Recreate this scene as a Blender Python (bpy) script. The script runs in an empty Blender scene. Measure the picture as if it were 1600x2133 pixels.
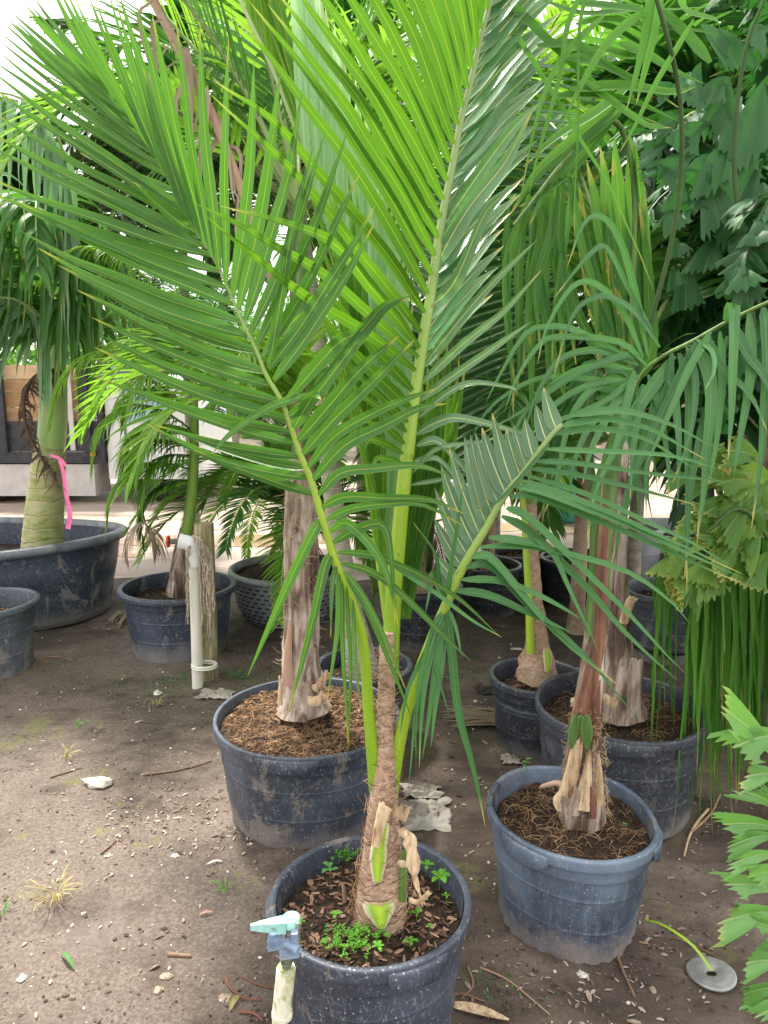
import bpy, math, random
from mathutils import Vector, noise, Matrix
R = math.radians
random.seed(11)
rnd = random.random
def U(a, b): return a + (b - a) * random.random()

# ------------------------------------------------------------------ camera, sky, sun, exposure
SC = bpy.context.scene
COL = SC.collection
PITCH, CAMH, FOC = R(10), 1.6, 1540.0
cam = bpy.data.objects.new('camera', bpy.data.cameras.new('camera'))
COL.objects.link(cam)
cam.data.sensor_fit = 'VERTICAL'; cam.data.sensor_height = 24; cam.data.lens = FOC / 2133 * 24
cam.data.clip_start = 0.05; cam.data.clip_end = 400
cam.location = (0, 0, CAMH); cam.rotation_euler = (R(90) - PITCH, 0, 0)
SC.camera = cam
SUN_EL, SUN_AZ = 62, -35      # degrees; azimuth from +Y towards +X
w = bpy.data.worlds.new('World'); SC.world = w; w.use_nodes = True
nt = w.node_tree; nt.nodes.clear()
out = nt.nodes.new('ShaderNodeOutputWorld'); bg = nt.nodes.new('ShaderNodeBackground')
sky = nt.nodes.new('ShaderNodeTexSky'); sky.sky_type = 'NISHITA'; sky.sun_disc = False
sky.sun_elevation = R(SUN_EL); sky.sun_rotation = R(SUN_AZ); sky.air_density = 1.2; sky.dust_density = 3
hs = nt.nodes.new('ShaderNodeHueSaturation'); hs.inputs['Saturation'].default_value = 0.25; hs.inputs['Value'].default_value = 1.0
tc = nt.nodes.new('ShaderNodeTexCoord'); nz = nt.nodes.new('ShaderNodeTexNoise'); nz.inputs['Scale'].default_value = 2.2; nz.inputs['Detail'].default_value = 5
rp = nt.nodes.new('ShaderNodeValToRGB'); rp.color_ramp.elements[0].position = .3; rp.color_ramp.elements[1].position = .62
rp.color_ramp.elements[0].color = (.35, .35, .35, 1); rp.color_ramp.elements[1].color = (1, 1, 1, 1)
mx = nt.nodes.new('ShaderNodeMix'); mx.data_type = 'RGBA'
nt.links.new(tc.outputs['Generated'], nz.inputs['Vector']); nt.links.new(nz.outputs['Fac'], rp.inputs['Fac'])
nt.links.new(sky.outputs[0], hs.inputs['Color']); nt.links.new(rp.outputs['Color'], mx.inputs['Factor'])
nt.links.new(hs.outputs[0], mx.inputs['A']); mx.inputs['B'].default_value = (10.0, 9.8, 9.5, 1)
nt.links.new(mx.outputs['Result'], bg.inputs['Color']); bg.inputs['Strength'].default_value = 0.094
nt.links.new(bg.outputs[0], out.inputs[0])
sl = bpy.data.lights.new('sun', 'SUN'); sl.energy = 3.6; sl.angle = R(8); sl.color = (1, .94, .84)
so = bpy.data.objects.new('sun', sl); COL.objects.link(so)
sd = Vector((math.sin(R(SUN_AZ)) * math.cos(R(SUN_EL)), math.cos(R(SUN_AZ)) * math.cos(R(SUN_EL)), math.sin(R(SUN_EL))))
so.rotation_euler = sd.to_track_quat('Z', 'Y').to_euler(); so.location = (0, 0, 12)
SC.view_settings.view_transform = 'Standard'; SC.view_settings.look = 'None'; SC.view_settings.gamma = 1
SC.view_settings.exposure = 1.45
SC.render.resolution_x = 768; SC.render.resolution_y = 1024
SC.cycles.max_bounces = 8; SC.cycles.transparent_max_bounces = 8; SC.cycles.use_denoising = True

# ------------------------------------------------------------------ helpers: photograph pixel -> place in the world
def ray(px, py):
    a = (px - 800) / FOC; b = (1066.5 - py) / FOC
    return Vector((a, math.cos(PITCH) + b * math.sin(PITCH), -math.sin(PITCH) + b * math.cos(PITCH)))
CAM = Vector((0, 0, CAMH))
def P(px, py, Y):
    d = ray(px, py); return CAM + d * (Y / d.y)
def G(px, py, z=0.0):
    d = ray(px, py); return CAM + d * ((z - CAMH) / d.z)
def spline(pts, n):
    """Catmull-Rom through pts (Vectors), n samples evenly by index"""
    if len(pts) == 2: return [pts[0].lerp(pts[1], i / (n - 1)) for i in range(n)]
    q = [pts[0] * 2 - pts[1]] + list(pts) + [pts[-1] * 2 - pts[-2]]
    res = []
    m = len(pts) - 1
    for i in range(n):
        t = i / (n - 1) * m; k = min(int(t), m - 1); t -= k
        a, b, c, d = q[k], q[k + 1], q[k + 2], q[k + 3]
        res.append(0.5 * ((2 * b) + (c - a) * t + (2 * a - 5 * b + 4 * c - d) * t * t + (3 * b - a - 3 * c + d) * t ** 3))
    return res

class MB:
    """collects tubes, strips, wedges and lathes; build() links them as one mesh object"""
    def __init__(s): s.v = []; s.f = []; s.uv = []; s.r = []
    def quad(s, idx, uvs, r): s.f.append(idx); s.uv.extend(uvs); s.r.extend([r] * len(idx))
    def strip(s, pts, W, N, fold=.25, prof=None, r=None, close=None):
        """leaflet: pts along, W full width, N facing normal; two quads across with the midrib folded"""
        if r is None: r = (rnd(), rnd())
        n = len(pts); b = len(s.v)
        for i, p in enumerate(pts):
            t = (pts[min(i + 1, n - 1)] - pts[max(i - 1, 0)])
            t = t.normalized() if t.length > 1e-9 else Vector((0, 0, 1))
            v = i / (n - 1)
            ww = W * (prof(v) if prof else min(1, .35 + v * 5) * max(0.02, (1 - v ** 2.5))) * .5
            Ni = N(v) if callable(N) else N
            side = t.cross(Ni)
            if side.length < 1e-6: side = t.cross(Vector((0.3, 0.9, 0.1)))
            side.normalize(); nn = side.cross(t).normalized()
            s.v += [p - side * ww, p - nn * (ww * 2 * fold), p + side * ww]
        for i in range(n - 1):
            k = b + i * 3; v0 = i / (n - 1); v1 = (i + 1) / (n - 1)
            s.quad((k, k + 1, k + 4, k + 3), [(0, v0), (.5, v0), (.5, v1), (0, v1)], r)
            s.quad((k + 1, k + 2, k + 5, k + 4), [(.5, v0), (1, v0), (1, v1), (.5, v1)], r)
    def wedge(s, pts, W, N, r=None, nu=13, jag=.07, lop=.35):
        """fishtail leaflet: widens from its stalk to a ragged torn end"""
        if r is None: r = (rnd(), rnd())
        n = len(pts); b = len(s.v); L = (pts[-1] - pts[0]).length
        sg = 1 if rnd() < .5 else -1
        jg = [U(-jag, jag) + (jag * .8 if u % 2 else -jag * .8) + lop * sg * ((u / (nu - 1)) * 2 - 1) * .5 for u in range(nu)]
        for i, p in enumerate(pts):
            t = (pts[min(i + 1, n - 1)] - pts[max(i - 1, 0)]).normalized(); v = i / (n - 1)
            side = t.cross(N); side.normalize(); nn = side.cross(t).normalized()
            ww = W * (.06 + .94 * v ** 1.05)
            for u in range(nu):
                a = u / (nu - 1) - .5
                q = p + side * (a * ww) - nn * (math.cos(a * 9.4) * W * .035 * v + ww * .35 * (.25 - a * a))
                if i >= n - 2: q += t * (L * jg[u] * (1 if i == n - 1 else .35))
                s.v.append(q)
        for i in range(n - 1):
            for u in range(nu - 1):
                k = b + i * nu + u
                u0, u1, v0, v1 = .5 + (u / (nu - 1) - .5) * .6, .5 + ((u + 1) / (nu - 1) - .5) * .6, i / (n - 1) * .93, (i + 1) / (n - 1) * .93
                s.quad((k, k + 1, k + nu + 1, k + nu), [(u0, v0), (u1, v0), (u1, v1), (u0, v1)], r)
    def tube(s, pts, rad, seg=8, cap=True, r=None, wob=0, flat=1.0):
        if r is None: r = (rnd(), rnd())
        n = len(pts); b = len(s.v)
        rr = rad if callable(rad) else (lambda v: rad[0] + (rad[1] - rad[0]) * v) if isinstance(rad, tuple) else (lambda v: rad)
        t0 = (pts[1] - pts[0]).normalized()
        u = t0.cross(Vector((0.1, 1, 0.05))); u.normalize()
        for i, p in enumerate(pts):
            t = (pts[min(i + 1, n - 1)] - pts[max(i - 1, 0)]).normalized()
            u = (u - t * u.dot(t)).normalized(); w2 = t.cross(u)
            ra = rr(i / (n - 1))
            for k in range(seg):
                a = 2 * math.pi * k / seg
                q = ra * (1 + wob * noise.noise(p * 14 + Vector((k * .9, 0, 0)))) if wob else ra
                s.v.append(p + u * (math.cos(a) * q) + w2 * (math.sin(a) * q * flat))
        for i in range(n - 1):
            for k in range(seg):
                k2 = (k + 1) % seg
                s.quad((b + i * seg + k, b + i * seg + k2, b + (i + 1) * seg + k2, b + (i + 1) * seg + k),
                       [(k / seg, i / (n - 1)), ((k + 1) / seg, i / (n - 1)), ((k + 1) / seg, (i + 1) / (n - 1)), (k / seg, (i + 1) / (n - 1))], r)
        if cap:
            c0 = len(s.v); s.v += [s.v[b + k].copy() for k in range(seg)] + [s.v[b + (n - 1) * seg + k].copy() for k in range(seg)]
            s.quad(tuple(c0 + k for k in range(seg))[::-1], [(0, 0)] * seg, r)
            s.quad(tuple(c0 + seg + k for k in range(seg)), [(0, 1)] * seg, r)
    def lathe(s, prof, seg=48, fr=None, r=(.5, .5), sx=1, sy=1, c=Vector((0, 0, 0))):
        """prof: list (radius, z); fr(a, i, rad, z) -> (rad, z)"""
        b = len(s.v); n = len(prof)
        for i, (ra, z) in enumerate(prof):
            for k in range(seg):
                a = 2 * math.pi * k / seg
                q, zz = fr(a, i, ra, z) if fr else (ra, z)
                s.v.append(c + Vector((math.cos(a) * q * sx, math.sin(a) * q * sy, zz)))
        for i in range(n - 1):
            for k in range(seg):
                k2 = (k + 1) % seg
                s.quad((b + i * seg + k, b + i * seg + k2, b + (i + 1) * seg + k2, b + (i + 1) * seg + k),
                       [(k / seg, i / n), ((k + 1) / seg, i / n), ((k + 1) / seg, (i + 1) / n), (k / seg, (i + 1) / n)], r)
    def box(s, c, d, rz=0, r=None, rx=0):
        if r is None: r = (rnd(), rnd())
        b = len(s.v); m = Matrix.Rotation(rz, 3, 'Z') @ Matrix.Rotation(rx, 3, 'X')
        for x in (-1, 1):
            for y in (-1, 1):
                for z in (-1, 1): s.v.append(Vector(c) + m @ Vector((x * d[0] / 2, y * d[1] / 2, z * d[2] / 2)))
        cs = s.v[b:]; del s.v[b:]
        for q in ((0, 1, 3, 2), (4, 6, 7, 5), (0, 4, 5, 1), (2, 3, 7, 6), (0, 2, 6, 4), (1, 5, 7, 3)):
            k = len(s.v); s.v += [cs[i].copy() for i in q]
            s.quad((k, k + 1, k + 2, k + 3), [(0, 0), (1, 0), (1, 1), (0, 1)], r)
    def blob(s, c, rad, r=None, sub=0, jit=.25, flat=1.0, seg=6):
        """small stone"""
        if r is None: r = (rnd(), rnd())
        b = len(s.v); rows = seg // 2 + 1; ph = rnd() * 6; off = Vector((rnd() * 50, rnd() * 50, 0)); ex = U(.7, 1.4)
        for i in range(rows):
            th = math.pi * (i + .35) / (rows - .3)
            for k in range(seg):
                a = 2 * math.pi * k / seg + ph
                d = Vector((math.sin(th) * math.cos(a) * ex, math.sin(th) * math.sin(a), math.cos(th)))
                q = rad * (1 + jit * noise.noise(d * 1.7 + off) * 2)
                s.v.append(Vector(c) + Vector((d.x * q, d.y * q, d.z * q * flat)))
        for i in range(rows - 1):
            for k in range(seg):
                k2 = (k + 1) % seg
                s.quad((b + i * seg + k, b + (i + 1) * seg + k, b + (i + 1) * seg + k2, b + i * seg + k2), [(0, 0), (0, 1), (1, 1), (1, 0)], r)
        s.quad(tuple(b + k for k in range(seg)), [(0, 0)] * seg, r)
    def build(s, name, mat, parent=None, smooth=True, origin=None):
        me = bpy.data.meshes.new(name)
        o0 = Vector(origin) if origin is not None else Vector((0, 0, 0))
        me.from_pydata([tuple(v - o0) for v in s.v] if origin is not None else [tuple(v) for v in s.v], [], s.f)
        uv = me.uv_layers.new(name='UVMap'); uv.data.foreach_set('uv', [c for p in s.uv for c in p])
        u2 = me.uv_layers.new(name='Rand'); u2.data.foreach_set('uv', [c for p in s.r for c in p])
        me.polygons.foreach_set('use_smooth', [smooth] * len(s.f))
        me.materials.append(mat); me.update()
        o = bpy.data.objects.new(name, me); COL.objects.link(o)
        if origin is not None: o.location = o0
        if parent:
            o.parent = parent
            if origin is None: o.location = -world_loc(parent)
            else: o.location = o0 - world_loc(parent)
        return o
def world_loc(o):
    l = Vector((0, 0, 0))
    while o: l += o.location; o = o.parent
    return l
def tag(o, label=None, cat=None, group=None, kind=None):
    if label: o['label'] = label
    if cat: o['category'] = cat
    if group: o['group'] = group
    if kind: o['kind'] = kind
    return o
def thing(name, label, cat, loc, group=None):
    o = bpy.data.objects.new(name, None); COL.objects.link(o); o.location = loc; o.empty_display_size = .1
    return tag(o, label, cat, group)
def copy_tree(o, parent=None):
    c = o.copy(); COL.objects.link(c); c.parent = parent
    for ch in list(o.children): copy_tree(ch, c)
    return c

# ------------------------------------------------------------------ materials
def new_mat(name):
    m = bpy.data.materials.new(name); m.use_nodes = True
    t = m.node_tree; t.nodes.clear()
    o = t.nodes.new('ShaderNodeOutputMaterial'); b = t.nodes.new('ShaderNodeBsdfPrincipled')
    t.links.new(b.outputs[0], o.inputs['Surface'])
    return m, t, b, o
def N_(t, typ, **kw):
    n = t.nodes.new(typ)
    for k, v in kw.items():
        if k in n.inputs: n.inputs[k].default_value = v
        else: setattr(n, k, v)
    return n
def ramp(t, fac, stops):
    n = t.nodes.new('ShaderNodeValToRGB'); e = n.color_ramp.elements
    while len(e) < len(stops): e.new(.5)
    for k, (p, c) in enumerate(stops): e[k].position = p; e[k].color = (*c, 1) if len(c) == 3 else c
    t.links.new(fac, n.inputs['Fac']); return n.outputs['Color']
def mix(t, fac, a, b, mode='MIX'):
    n = t.nodes.new('ShaderNodeMix'); n.data_type = 'RGBA'; n.blend_type = mode
    for sock, v in (('Factor', fac), ('A', a), ('B', b)):
        if hasattr(v, 'is_linked'): t.links.new(v, n.inputs[sock])
        else: n.inputs[sock].default_value = v if sock == 'Factor' else (*v, 1)
    return n.outputs['Result']
def math_(t, op, a, b=None, c=None):
    n = t.nodes.new('ShaderNodeMath'); n.operation = op
    for i, v in enumerate((a, b, c)):
        if v is None: continue
        if hasattr(v, 'is_linked'): t.links.new(v, n.inputs[i])
        else: n.inputs[i].default_value = v
    return n.outputs[0]
def noise_(t, vec, scale, detail=4, rough=.55, dist=0):
    n = N_(t, 'ShaderNodeTexNoise', Scale=scale, Detail=detail, Roughness=rough, Distortion=dist)
    if vec is not None: t.links.new(vec, n.inputs['Vector'])
    return n.outputs['Fac']
def mapped(t, vec, scale):
    n = t.nodes.new('ShaderNodeMapping'); n.inputs['Scale'].default_value = scale
    t.links.new(vec, n.inputs['Vector']); return n.outputs[0]
def step(t, x, a, b):
    n = t.nodes.new('ShaderNodeMapRange'); n.interpolation_type = 'SMOOTHSTEP'
    t.links.new(x, n.inputs['Value']); n.inputs['From Min'].default_value = a; n.inputs['From Max'].default_value = b
    return n.outputs[0]
def bump(t, b, h, s=.3, d=.01):
    n = t.nodes.new('ShaderNodeBump'); n.inputs['Strength'].default_value = s; n.inputs['Distance'].default_value = d
    t.links.new(h, n.inputs['Height']); t.links.new(n.outputs[0], b.inputs['Normal'])
    return n.outputs[0]

def leaf_mat(name, c1, c2, rib=(.55, .62, .12), tl=(.25, .5, .03), tw=.42, rough=.38, dead=-1, tipc=(.5, .42, .12), tips=.5, ribw=.035, under=None, spec=.32, edge=.22):
    m, t, b, o = new_mat(name)
    uv = N_(t, 'ShaderNodeUVMap', uv_map='UVMap').outputs[0]; rr = N_(t, 'ShaderNodeUVMap', uv_map='Rand').outputs[0]
    su = t.nodes.new('ShaderNodeSeparateXYZ'); t.links.new(uv, su.inputs[0])
    sr = t.nodes.new('ShaderNodeSeparateXYZ'); t.links.new(rr, sr.inputs[0])
    u, v, ra, rb = su.outputs[0], su.outputs[1], sr.outputs[0], sr.outputs[1]
    cv = t.nodes.new('ShaderNodeCombineXYZ')
    t.links.new(math_(t, 'MULTIPLY_ADD', ra, 40, math_(t, 'MULTIPLY', u, 16)), cv.inputs[0])
    t.links.new(math_(t, 'MULTIPLY', v, 2.5), cv.inputs[1]); t.links.new(rb, cv.inputs[2])
    st = noise_(t, cv.outputs[0], 1.0, 5, .6)
    geo = t.nodes.new('ShaderNodeNewGeometry')
    big = noise_(t, geo.outputs['Position'], 9, 3)
    f = math_(t, 'ADD', math_(t, 'MULTIPLY', ra, .45), math_(t, 'MULTIPLY_ADD', st, .5, math_(t, 'MULTIPLY', big, .25)))
    col = mix(t, step(t, f, .2, .95), c1, c2)
    dust = step(t, noise_(t, geo.outputs['Position'], 60, 4, .7), .6, .75)
    col = mix(t, math_(t, 'MULTIPLY', dust, .13), col, (.26, .32, .2))
    spt = step(t, noise_(t, geo.outputs['Position'], 95, 2, .5), .72, .76)
    col = mix(t, math_(t, 'MULTIPLY', spt, .5), col, (.05, .045, .012))
    if dead is not None and dead >= 0:
        cd = t.nodes.new('ShaderNodeCombineXYZ')
        t.links.new(math_(t, 'MULTIPLY_ADD', ra, 70, math_(t, 'MULTIPLY', u, 1.5)), cd.inputs[0]); t.links.new(math_(t, 'MULTIPLY', v, 5), cd.inputs[1])
        dn = math_(t, 'MULTIPLY_ADD', rb, .35, noise_(t, cd.outputs[0], 1.0, 4, .6))
        col = mix(t, step(t, dn, .85 - dead, .89 - dead), col, (.42, .38, .05))
        col = mix(t, step(t, dn, .91 - dead, .93 - dead), col, (.23, .15, .085))
        col = mix(t, step(t, dn, .96 - dead, 1.0 - dead), col, (.36, .29, .23))
    tip = math_(t, 'MULTIPLY', step(t, v, .86, .97), math_(t, 'GREATER_THAN', tips, rb))
    col = mix(t, tip, col, tipc)
    # midrib
    au = math_(t, 'ABSOLUTE', math_(t, 'SUBTRACT', u, .5))
    rm = math_(t, 'SUBTRACT', 1.0, step(t, au, ribw * .6, ribw * 1.5))
    rm = math_(t, 'MULTIPLY', rm, math_(t, 'SUBTRACT', 1.0, step(t, v, .9, 1.0)))
    col = mix(t, rm, col, rib)
    em = math_(t, 'MULTIPLY', step(t, au, .455, .49), edge)
    col = mix(t, em, col, rib)
    if under is not None:
        col = mix(t, geo.outputs['Backfacing'], col, under)
    t.links.new(col, b.inputs['Base Color']); b.inputs['Roughness'].default_value = rough
    b.inputs['Specular IOR Level'].default_value = spec
    t.links.new(math_(t, 'MULTIPLY_ADD', st, .25, rough - .1), b.inputs['Roughness'])
    bn = bump(t, b, math_(t, 'ADD', st, math_(t, 'MULTIPLY', rm, .6)), .35, .003)
    tr = t.nodes.new('ShaderNodeBsdfTranslucent')
    tcn = mix(t, .72, col, tl, 'MIX'); t.links.new(tcn, tr.inputs['Color']); t.links.new(bn, tr.inputs['Normal'])
    ms = t.nodes.new('ShaderNodeMixShader'); ms.inputs[0].default_value = tw
    t.links.new(b.outputs[0], ms.inputs[1]); t.links.new(tr.outputs[0], ms.inputs[2]); t.links.new(ms.outputs[0], o.inputs['Surface'])
    return m
def noise_mat(name, stops, scale=8, stretch=(1, 1, 1), rough=.75, bs=.5, bd=.01, detail=6, rv=0, metal=0, spec=.3, dist=0, rings=0, mott=0):
    m, t, b, o = new_mat(name)
    tc = t.nodes.new('ShaderNodeTexCoord').outputs['Object']
    rr = N_(t, 'ShaderNodeUVMap', uv_map='Rand').outputs[0]
    sr = t.nodes.new('ShaderNodeSeparateXYZ'); t.links.new(rr, sr.inputs[0])
    n = noise_(t, mapped(t, tc, stretch), scale, detail, .62, dist)
    f = math_(t, 'MULTIPLY_ADD', math_(t, 'SUBTRACT', sr.outputs[0], .5), rv, n)
    if mott: f = math_(t, 'MULTIPLY_ADD', math_(t, 'SUBTRACT', noise_(t, mapped(t, tc, (1, 1, .8)), 6, 4, .6, .5), .5), mott, f)
    h = n
    if rings:
        sx = t.nodes.new('ShaderNodeSeparateXYZ'); t.links.new(tc, sx.inputs[0])
        z = math_(t, 'MULTIPLY_ADD', sx.outputs[2], rings, math_(t, 'MULTIPLY', noise_(t, tc, 6, 2), .9))
        rg = step(t, math_(t, 'PINGPONG', z, .5), .42, .5)
        f = math_(t, 'MULTIPLY_ADD', rg, .22, f); h = math_(t, 'SUBTRACT', n, math_(t, 'MULTIPLY', rg, .7))
    t.links.new(ramp(t, f, stops), b.inputs['Base Color'])
    b.inputs['Roughness'].default_value = rough; b.inputs['Metallic'].default_value = metal; b.inputs['Specular IOR Level'].default_value = spec
    if bs: bump(t, b, h, bs, bd)
    return m
def pot_mat(name, base, fade, dirt=(.23, .19, .165), fa=.5, seed=0., rough=.42, hz=.1, da=.5):
    m, t, b, o = new_mat(name)
    tc = t.nodes.new('ShaderNodeTexCoord').outputs['Object']
    mp = t.nodes.new('ShaderNodeMapping'); mp.inputs['Location'].default_value = (seed, seed * .7, 0); t.links.new(tc, mp.inputs[0]); v = mp.outputs[0]
    sx = t.nodes.new('ShaderNodeSeparateXYZ'); t.links.new(tc, sx.inputs[0])
    big = noise_(t, v, 3.2, 4, .55, .3)
    col = mix(t, math_(t, 'MULTIPLY', step(t, big, .36, .68), fa * .8), base, fade)
    mid = noise_(t, mapped(t, v, (1.6, 1.6, .35)), 22, 7, .75, .4)
    col = mix(t, math_(t, 'MULTIPLY', step(t, mid, .5, .68), fa * .45), col, fade)
    drip = noise_(t, mapped(t, v, (7, 7, .5)), 9, 5, .7)
    col = mix(t, math_(t, 'MULTIPLY', step(t, drip, .56, .72), .25), col, tuple(c * .45 for c in base))
    fine = noise_(t, v, 120, 4, .7)
    col = mix(t, math_(t, 'MULTIPLY', step(t, fine, .56, .7), .3), col, (.33, .33, .34))
    scr = noise_(t, mapped(t, v, (4, 4, 1)), 30, 5, .7, 1.2)
    col = mix(t, math_(t, 'MULTIPLY', step(t, scr, .57, .66), .4), col, (.36, .38, .41))
    # mud splash climbing from the ground, and dried patches
    low = math_(t, 'SUBTRACT', 1.0, step(t, math_(t, 'ADD', sx.outputs[2], math_(t, 'MULTIPLY', math_(t, 'SUBTRACT', noise_(t, v, 9, 5, .7), .5), .22)), 0.0, hz))
    col = mix(t, math_(t, 'MULTIPLY', low, .8), col, dirt)
    pt = step(t, noise_(t, mapped(t, v, (1, 1, .7)), 5, 9, .74, .8), .555, .60)
    col = mix(t, math_(t, 'MULTIPLY', pt, da), col, dirt)
    vo = N_(t, 'ShaderNodeTexVoronoi', Scale=70.0); t.links.new(v, vo.inputs['Vector'])
    sp = math_(t, 'SUBTRACT', 1.0, step(t, vo.outputs['Distance'], .1, .2))
    sp = math_(t, 'MULTIPLY', sp, step(t, noise_(t, v, 17, 2), .42, .55))
    col = mix(t, math_(t, 'MULTIPLY', sp, .6), col, (.5, .5, .5))
    vs = N_(t, 'ShaderNodeTexVoronoi', Scale=34.0); vs.feature = 'DISTANCE_TO_EDGE'; t.links.new(mapped(t, v, (1.3, 1.3, .8)), vs.inputs['Vector'])
    ss = math_(t, 'MULTIPLY', math_(t, 'SUBTRACT', 1.0, step(t, vs.outputs['Distance'], .004, .016)), step(t, noise_(t, v, 26, 3, .6), .56, .62))
    col = mix(t, math_(t, 'MULTIPLY', ss, .55), col, (.45, .46, .48))
    t.links.new(col, b.inputs['Base Color'])
    t.links.new(math_(t, 'ADD', rough, math_(t, 'MULTIPLY', math_(t, 'MAXIMUM', low, pt), .35)), b.inputs['Roughness'])
    b.inputs['Specular IOR Level'].default_value = .45
    bump(t, b, math_(t, 'ADD', mid, math_(t, 'MULTIPLY', pt, .3)), .25, .006)
    return m
M = {}
M['A'] = leaf_mat('coconut_leaf', (.014, .085, .010), (.055, .19, .025), rib=(.50, .60, .06), tl=(.20, .55, .02), tw=.34, rough=.33, spec=.5, ribw=.02, tipc=(.45, .38, .04), tips=.7)
M['B'] = leaf_mat('coconut_leaf_bright', (.014, .088, .008), (.058, .20, .016), rib=(.52, .62, .04), tl=(.20, .46, .02), tw=.44, rough=.4, tips=.5, ribw=.02)
M['G'] = leaf_mat('coconut_leaf_gloss', (.04, .16, .04), (.11, .27, .10), rib=(.6, .62, .22), tl=(.18, .5, .05), tw=.26, rough=.24, spec=1.0)
M['pale'] = leaf_mat('young_pale_leaf', (.24, .46, .18), (.45, .66, .38), rib=(.6, .66, .3), tl=(.6, .9, .45), tw=.5, rough=.3, spec=.8)
M['grey'] = leaf_mat('grey_green_leaf', (.03, .12, .035), (.08, .20, .075), rib=(.55, .58, .22), tl=(.12, .28, .08), tw=.2, rough=.33, spec=.8)
M['strap'] = leaf_mat('strap_leaf', (.024, .11, .026), (.07, .22, .055), rib=(.16, .36, .14), tl=(.12, .36, .05), tw=.24, rough=.36, spec=.5, ribw=.02)
M['dark'] = leaf_mat('deep_green_shaded_leaf', (.007, .034, .010), (.022, .085, .024), rib=(.08, .16, .05), tl=(.04, .18, .012), tw=.22, rough=.38, spec=.4)  # dark green leaves, colour deepened further to hold the shade inside the crowns
M['fish'] = leaf_mat('fishtail_leaf', (.012, .065, .016), (.045, .15, .045), edge=0, tips=0, rib=(.06, .14, .06), tl=(.06, .26, .03), tw=.26, rough=.46, spec=.35, ribw=.012)
M['fishy'] = leaf_mat('yellowed_fishtail_leaf', (.04, .14, .02), (.15, .27, .04), rib=(.2, .3, .08), tl=(.3, .5, .06), tw=.32, rough=.42, dead=.0, edge=.08, ribw=.012)
M['fishb'] = leaf_mat('bright_fishtail_leaf', edge=.1, tips=.2, c1=(.05, .19, .03), c2=(.16, .38, .09), rib=(.35, .5, .2), tl=(.25, .6, .06), tw=.3, rough=.34, spec=.8, ribw=.012)
M['sick'] = leaf_mat('yellowing_leaf', (.02, .11, .015), (.08, .24, .03), rib=(.28, .42, .10), tl=(.25, .58, .04), tw=.36, rough=.42, dead=.0, ribw=.02)
M['lime'] = leaf_mat('lime_leaf', (.05, .18, .015), (.14, .32, .03), rib=(.5, .6, .12), tl=(.35, .7, .05), tw=.45, rough=.4)
M['hang'] = leaf_mat('grassy_leaf', (.025, .12, .012), (.13, .30, .04), rib=(.07, .25, .03), tl=(.10, .42, .015), tw=.35, rough=.4, ribw=.02)
M['mid'] = leaf_mat('green_leaf', (.022, .10, .02), (.07, .21, .04), rib=(.2, .35, .12), tl=(.15, .42, .04), tw=.35, rough=.38)
M['royal'] = leaf_mat('royal_leaf', (.09, .22, .09), (.24, .42, .22), rib=(.2, .34, .18), tl=(.22, .48, .12), tw=.35, rough=.35, spec=.7, ribw=.02)
M['dry'] = leaf_mat('dry_leaf', (.20, .15, .10), (.42, .34, .25), rib=(.4, .33, .25), tl=(.4, .3, .18), tw=.15, rough=.8, tips=0)
M['dryk'] = leaf_mat('dead_dark_leaf', (.05, .032, .022), (.13, .09, .065), rib=(.15, .11, .08), tl=(.1, .06, .03), tw=.1, rough=.8, tips=0)
M['petiole'] = noise_mat('green_petiole', [(.3, (.20, .36, .03)), (.7, (.34, .52, .06))], 9, (1, 1, .15), .38, .1, .003, spec=.5)
M['petioley'] = noise_mat('yellow_green_petiole', [(.3, (.20, .36, .015)), (.7, (.40, .54, .04))], 8, (1, 1, .12), .36, .1, .003, spec=.5)
M['petiolep'] = noise_mat('pale_petiole', [(.3, (.19, .27, .08)), (.7, (.33, .42, .17))], 10, (1, 1, .3), .42, .15, .003, spec=.5)
M['petiolek'] = noise_mat('dark_petiole', [(.3, (.03, .07, .02)), (.7, (.07, .13, .04))], 10, (1, 1, .3), .5, .2, .004)
M['petioleb'] = noise_mat('pinkish_dry_petiole', [(.3, (.30, .17, .12)), (.7, (.50, .33, .25))], 12, (1, 1, .3), .6, .2, .004)
M['fibre'] = noise_mat('fibrous_bark', [(.25, (.18, .115, .08)), (.48, (.42, .285, .20)), (.75, (.62, .48, .37))], 40, (1.3, 1.3, 1.6), .85, .55, .005, dist=1.6, mott=.5)
M['bark'] = noise_mat('flaking_bark', [(.24, (.035, .025, .019)), (.40, (.15, .10, .076)), (.50, (.31, .23, .185)), (.60, (.48, .40, .345)), (.76, (.68, .61, .54))], 9, (3, 3, .35), .8, 1, .014, dist=.9, mott=.7)
M['husk'] = noise_mat('straw_husk', [(.32, (.22, .13, .07)), (.48, (.46, .33, .20)), (.7, (.66, .54, .38))], 22, (3, 3, .4), .8, .5, .006)
M['redsheath'] = noise_mat('red_brown_sheath', [(.32, (.05, .02, .012)), (.5, (.15, .06, .035)), (.64, (.25, .12, .075)), (.8, (.36, .24, .17))], 16, (4, 4, .25), .42, .5, .006, spec=.5, mott=.5)
M['stemgreen'] = noise_mat('green_stem', [(.3, (.05, .11, .025)), (.6, (.12, .22, .05)), (.75, (.26, .27, .14))], 14, (3, 3, .4), .45, .4, .006, mott=.5)
M['crownshaft'] = noise_mat('pale_green_crownshaft', [(.3, (.22, .38, .10)), (.75, (.40, .55, .22))], 5, (1, 1, .3), .4, .15, .004, spec=.5)
M['ringed'] = noise_mat('ringed_royal_trunk', [(.3, (.20, .25, .07)), (.5, (.36, .38, .16)), (.64, (.46, .42, .24)), (.8, (.34, .27, .17))], 9, (1, 1, 2.2), .6, .7, .01, rings=11, mott=.6)
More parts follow.
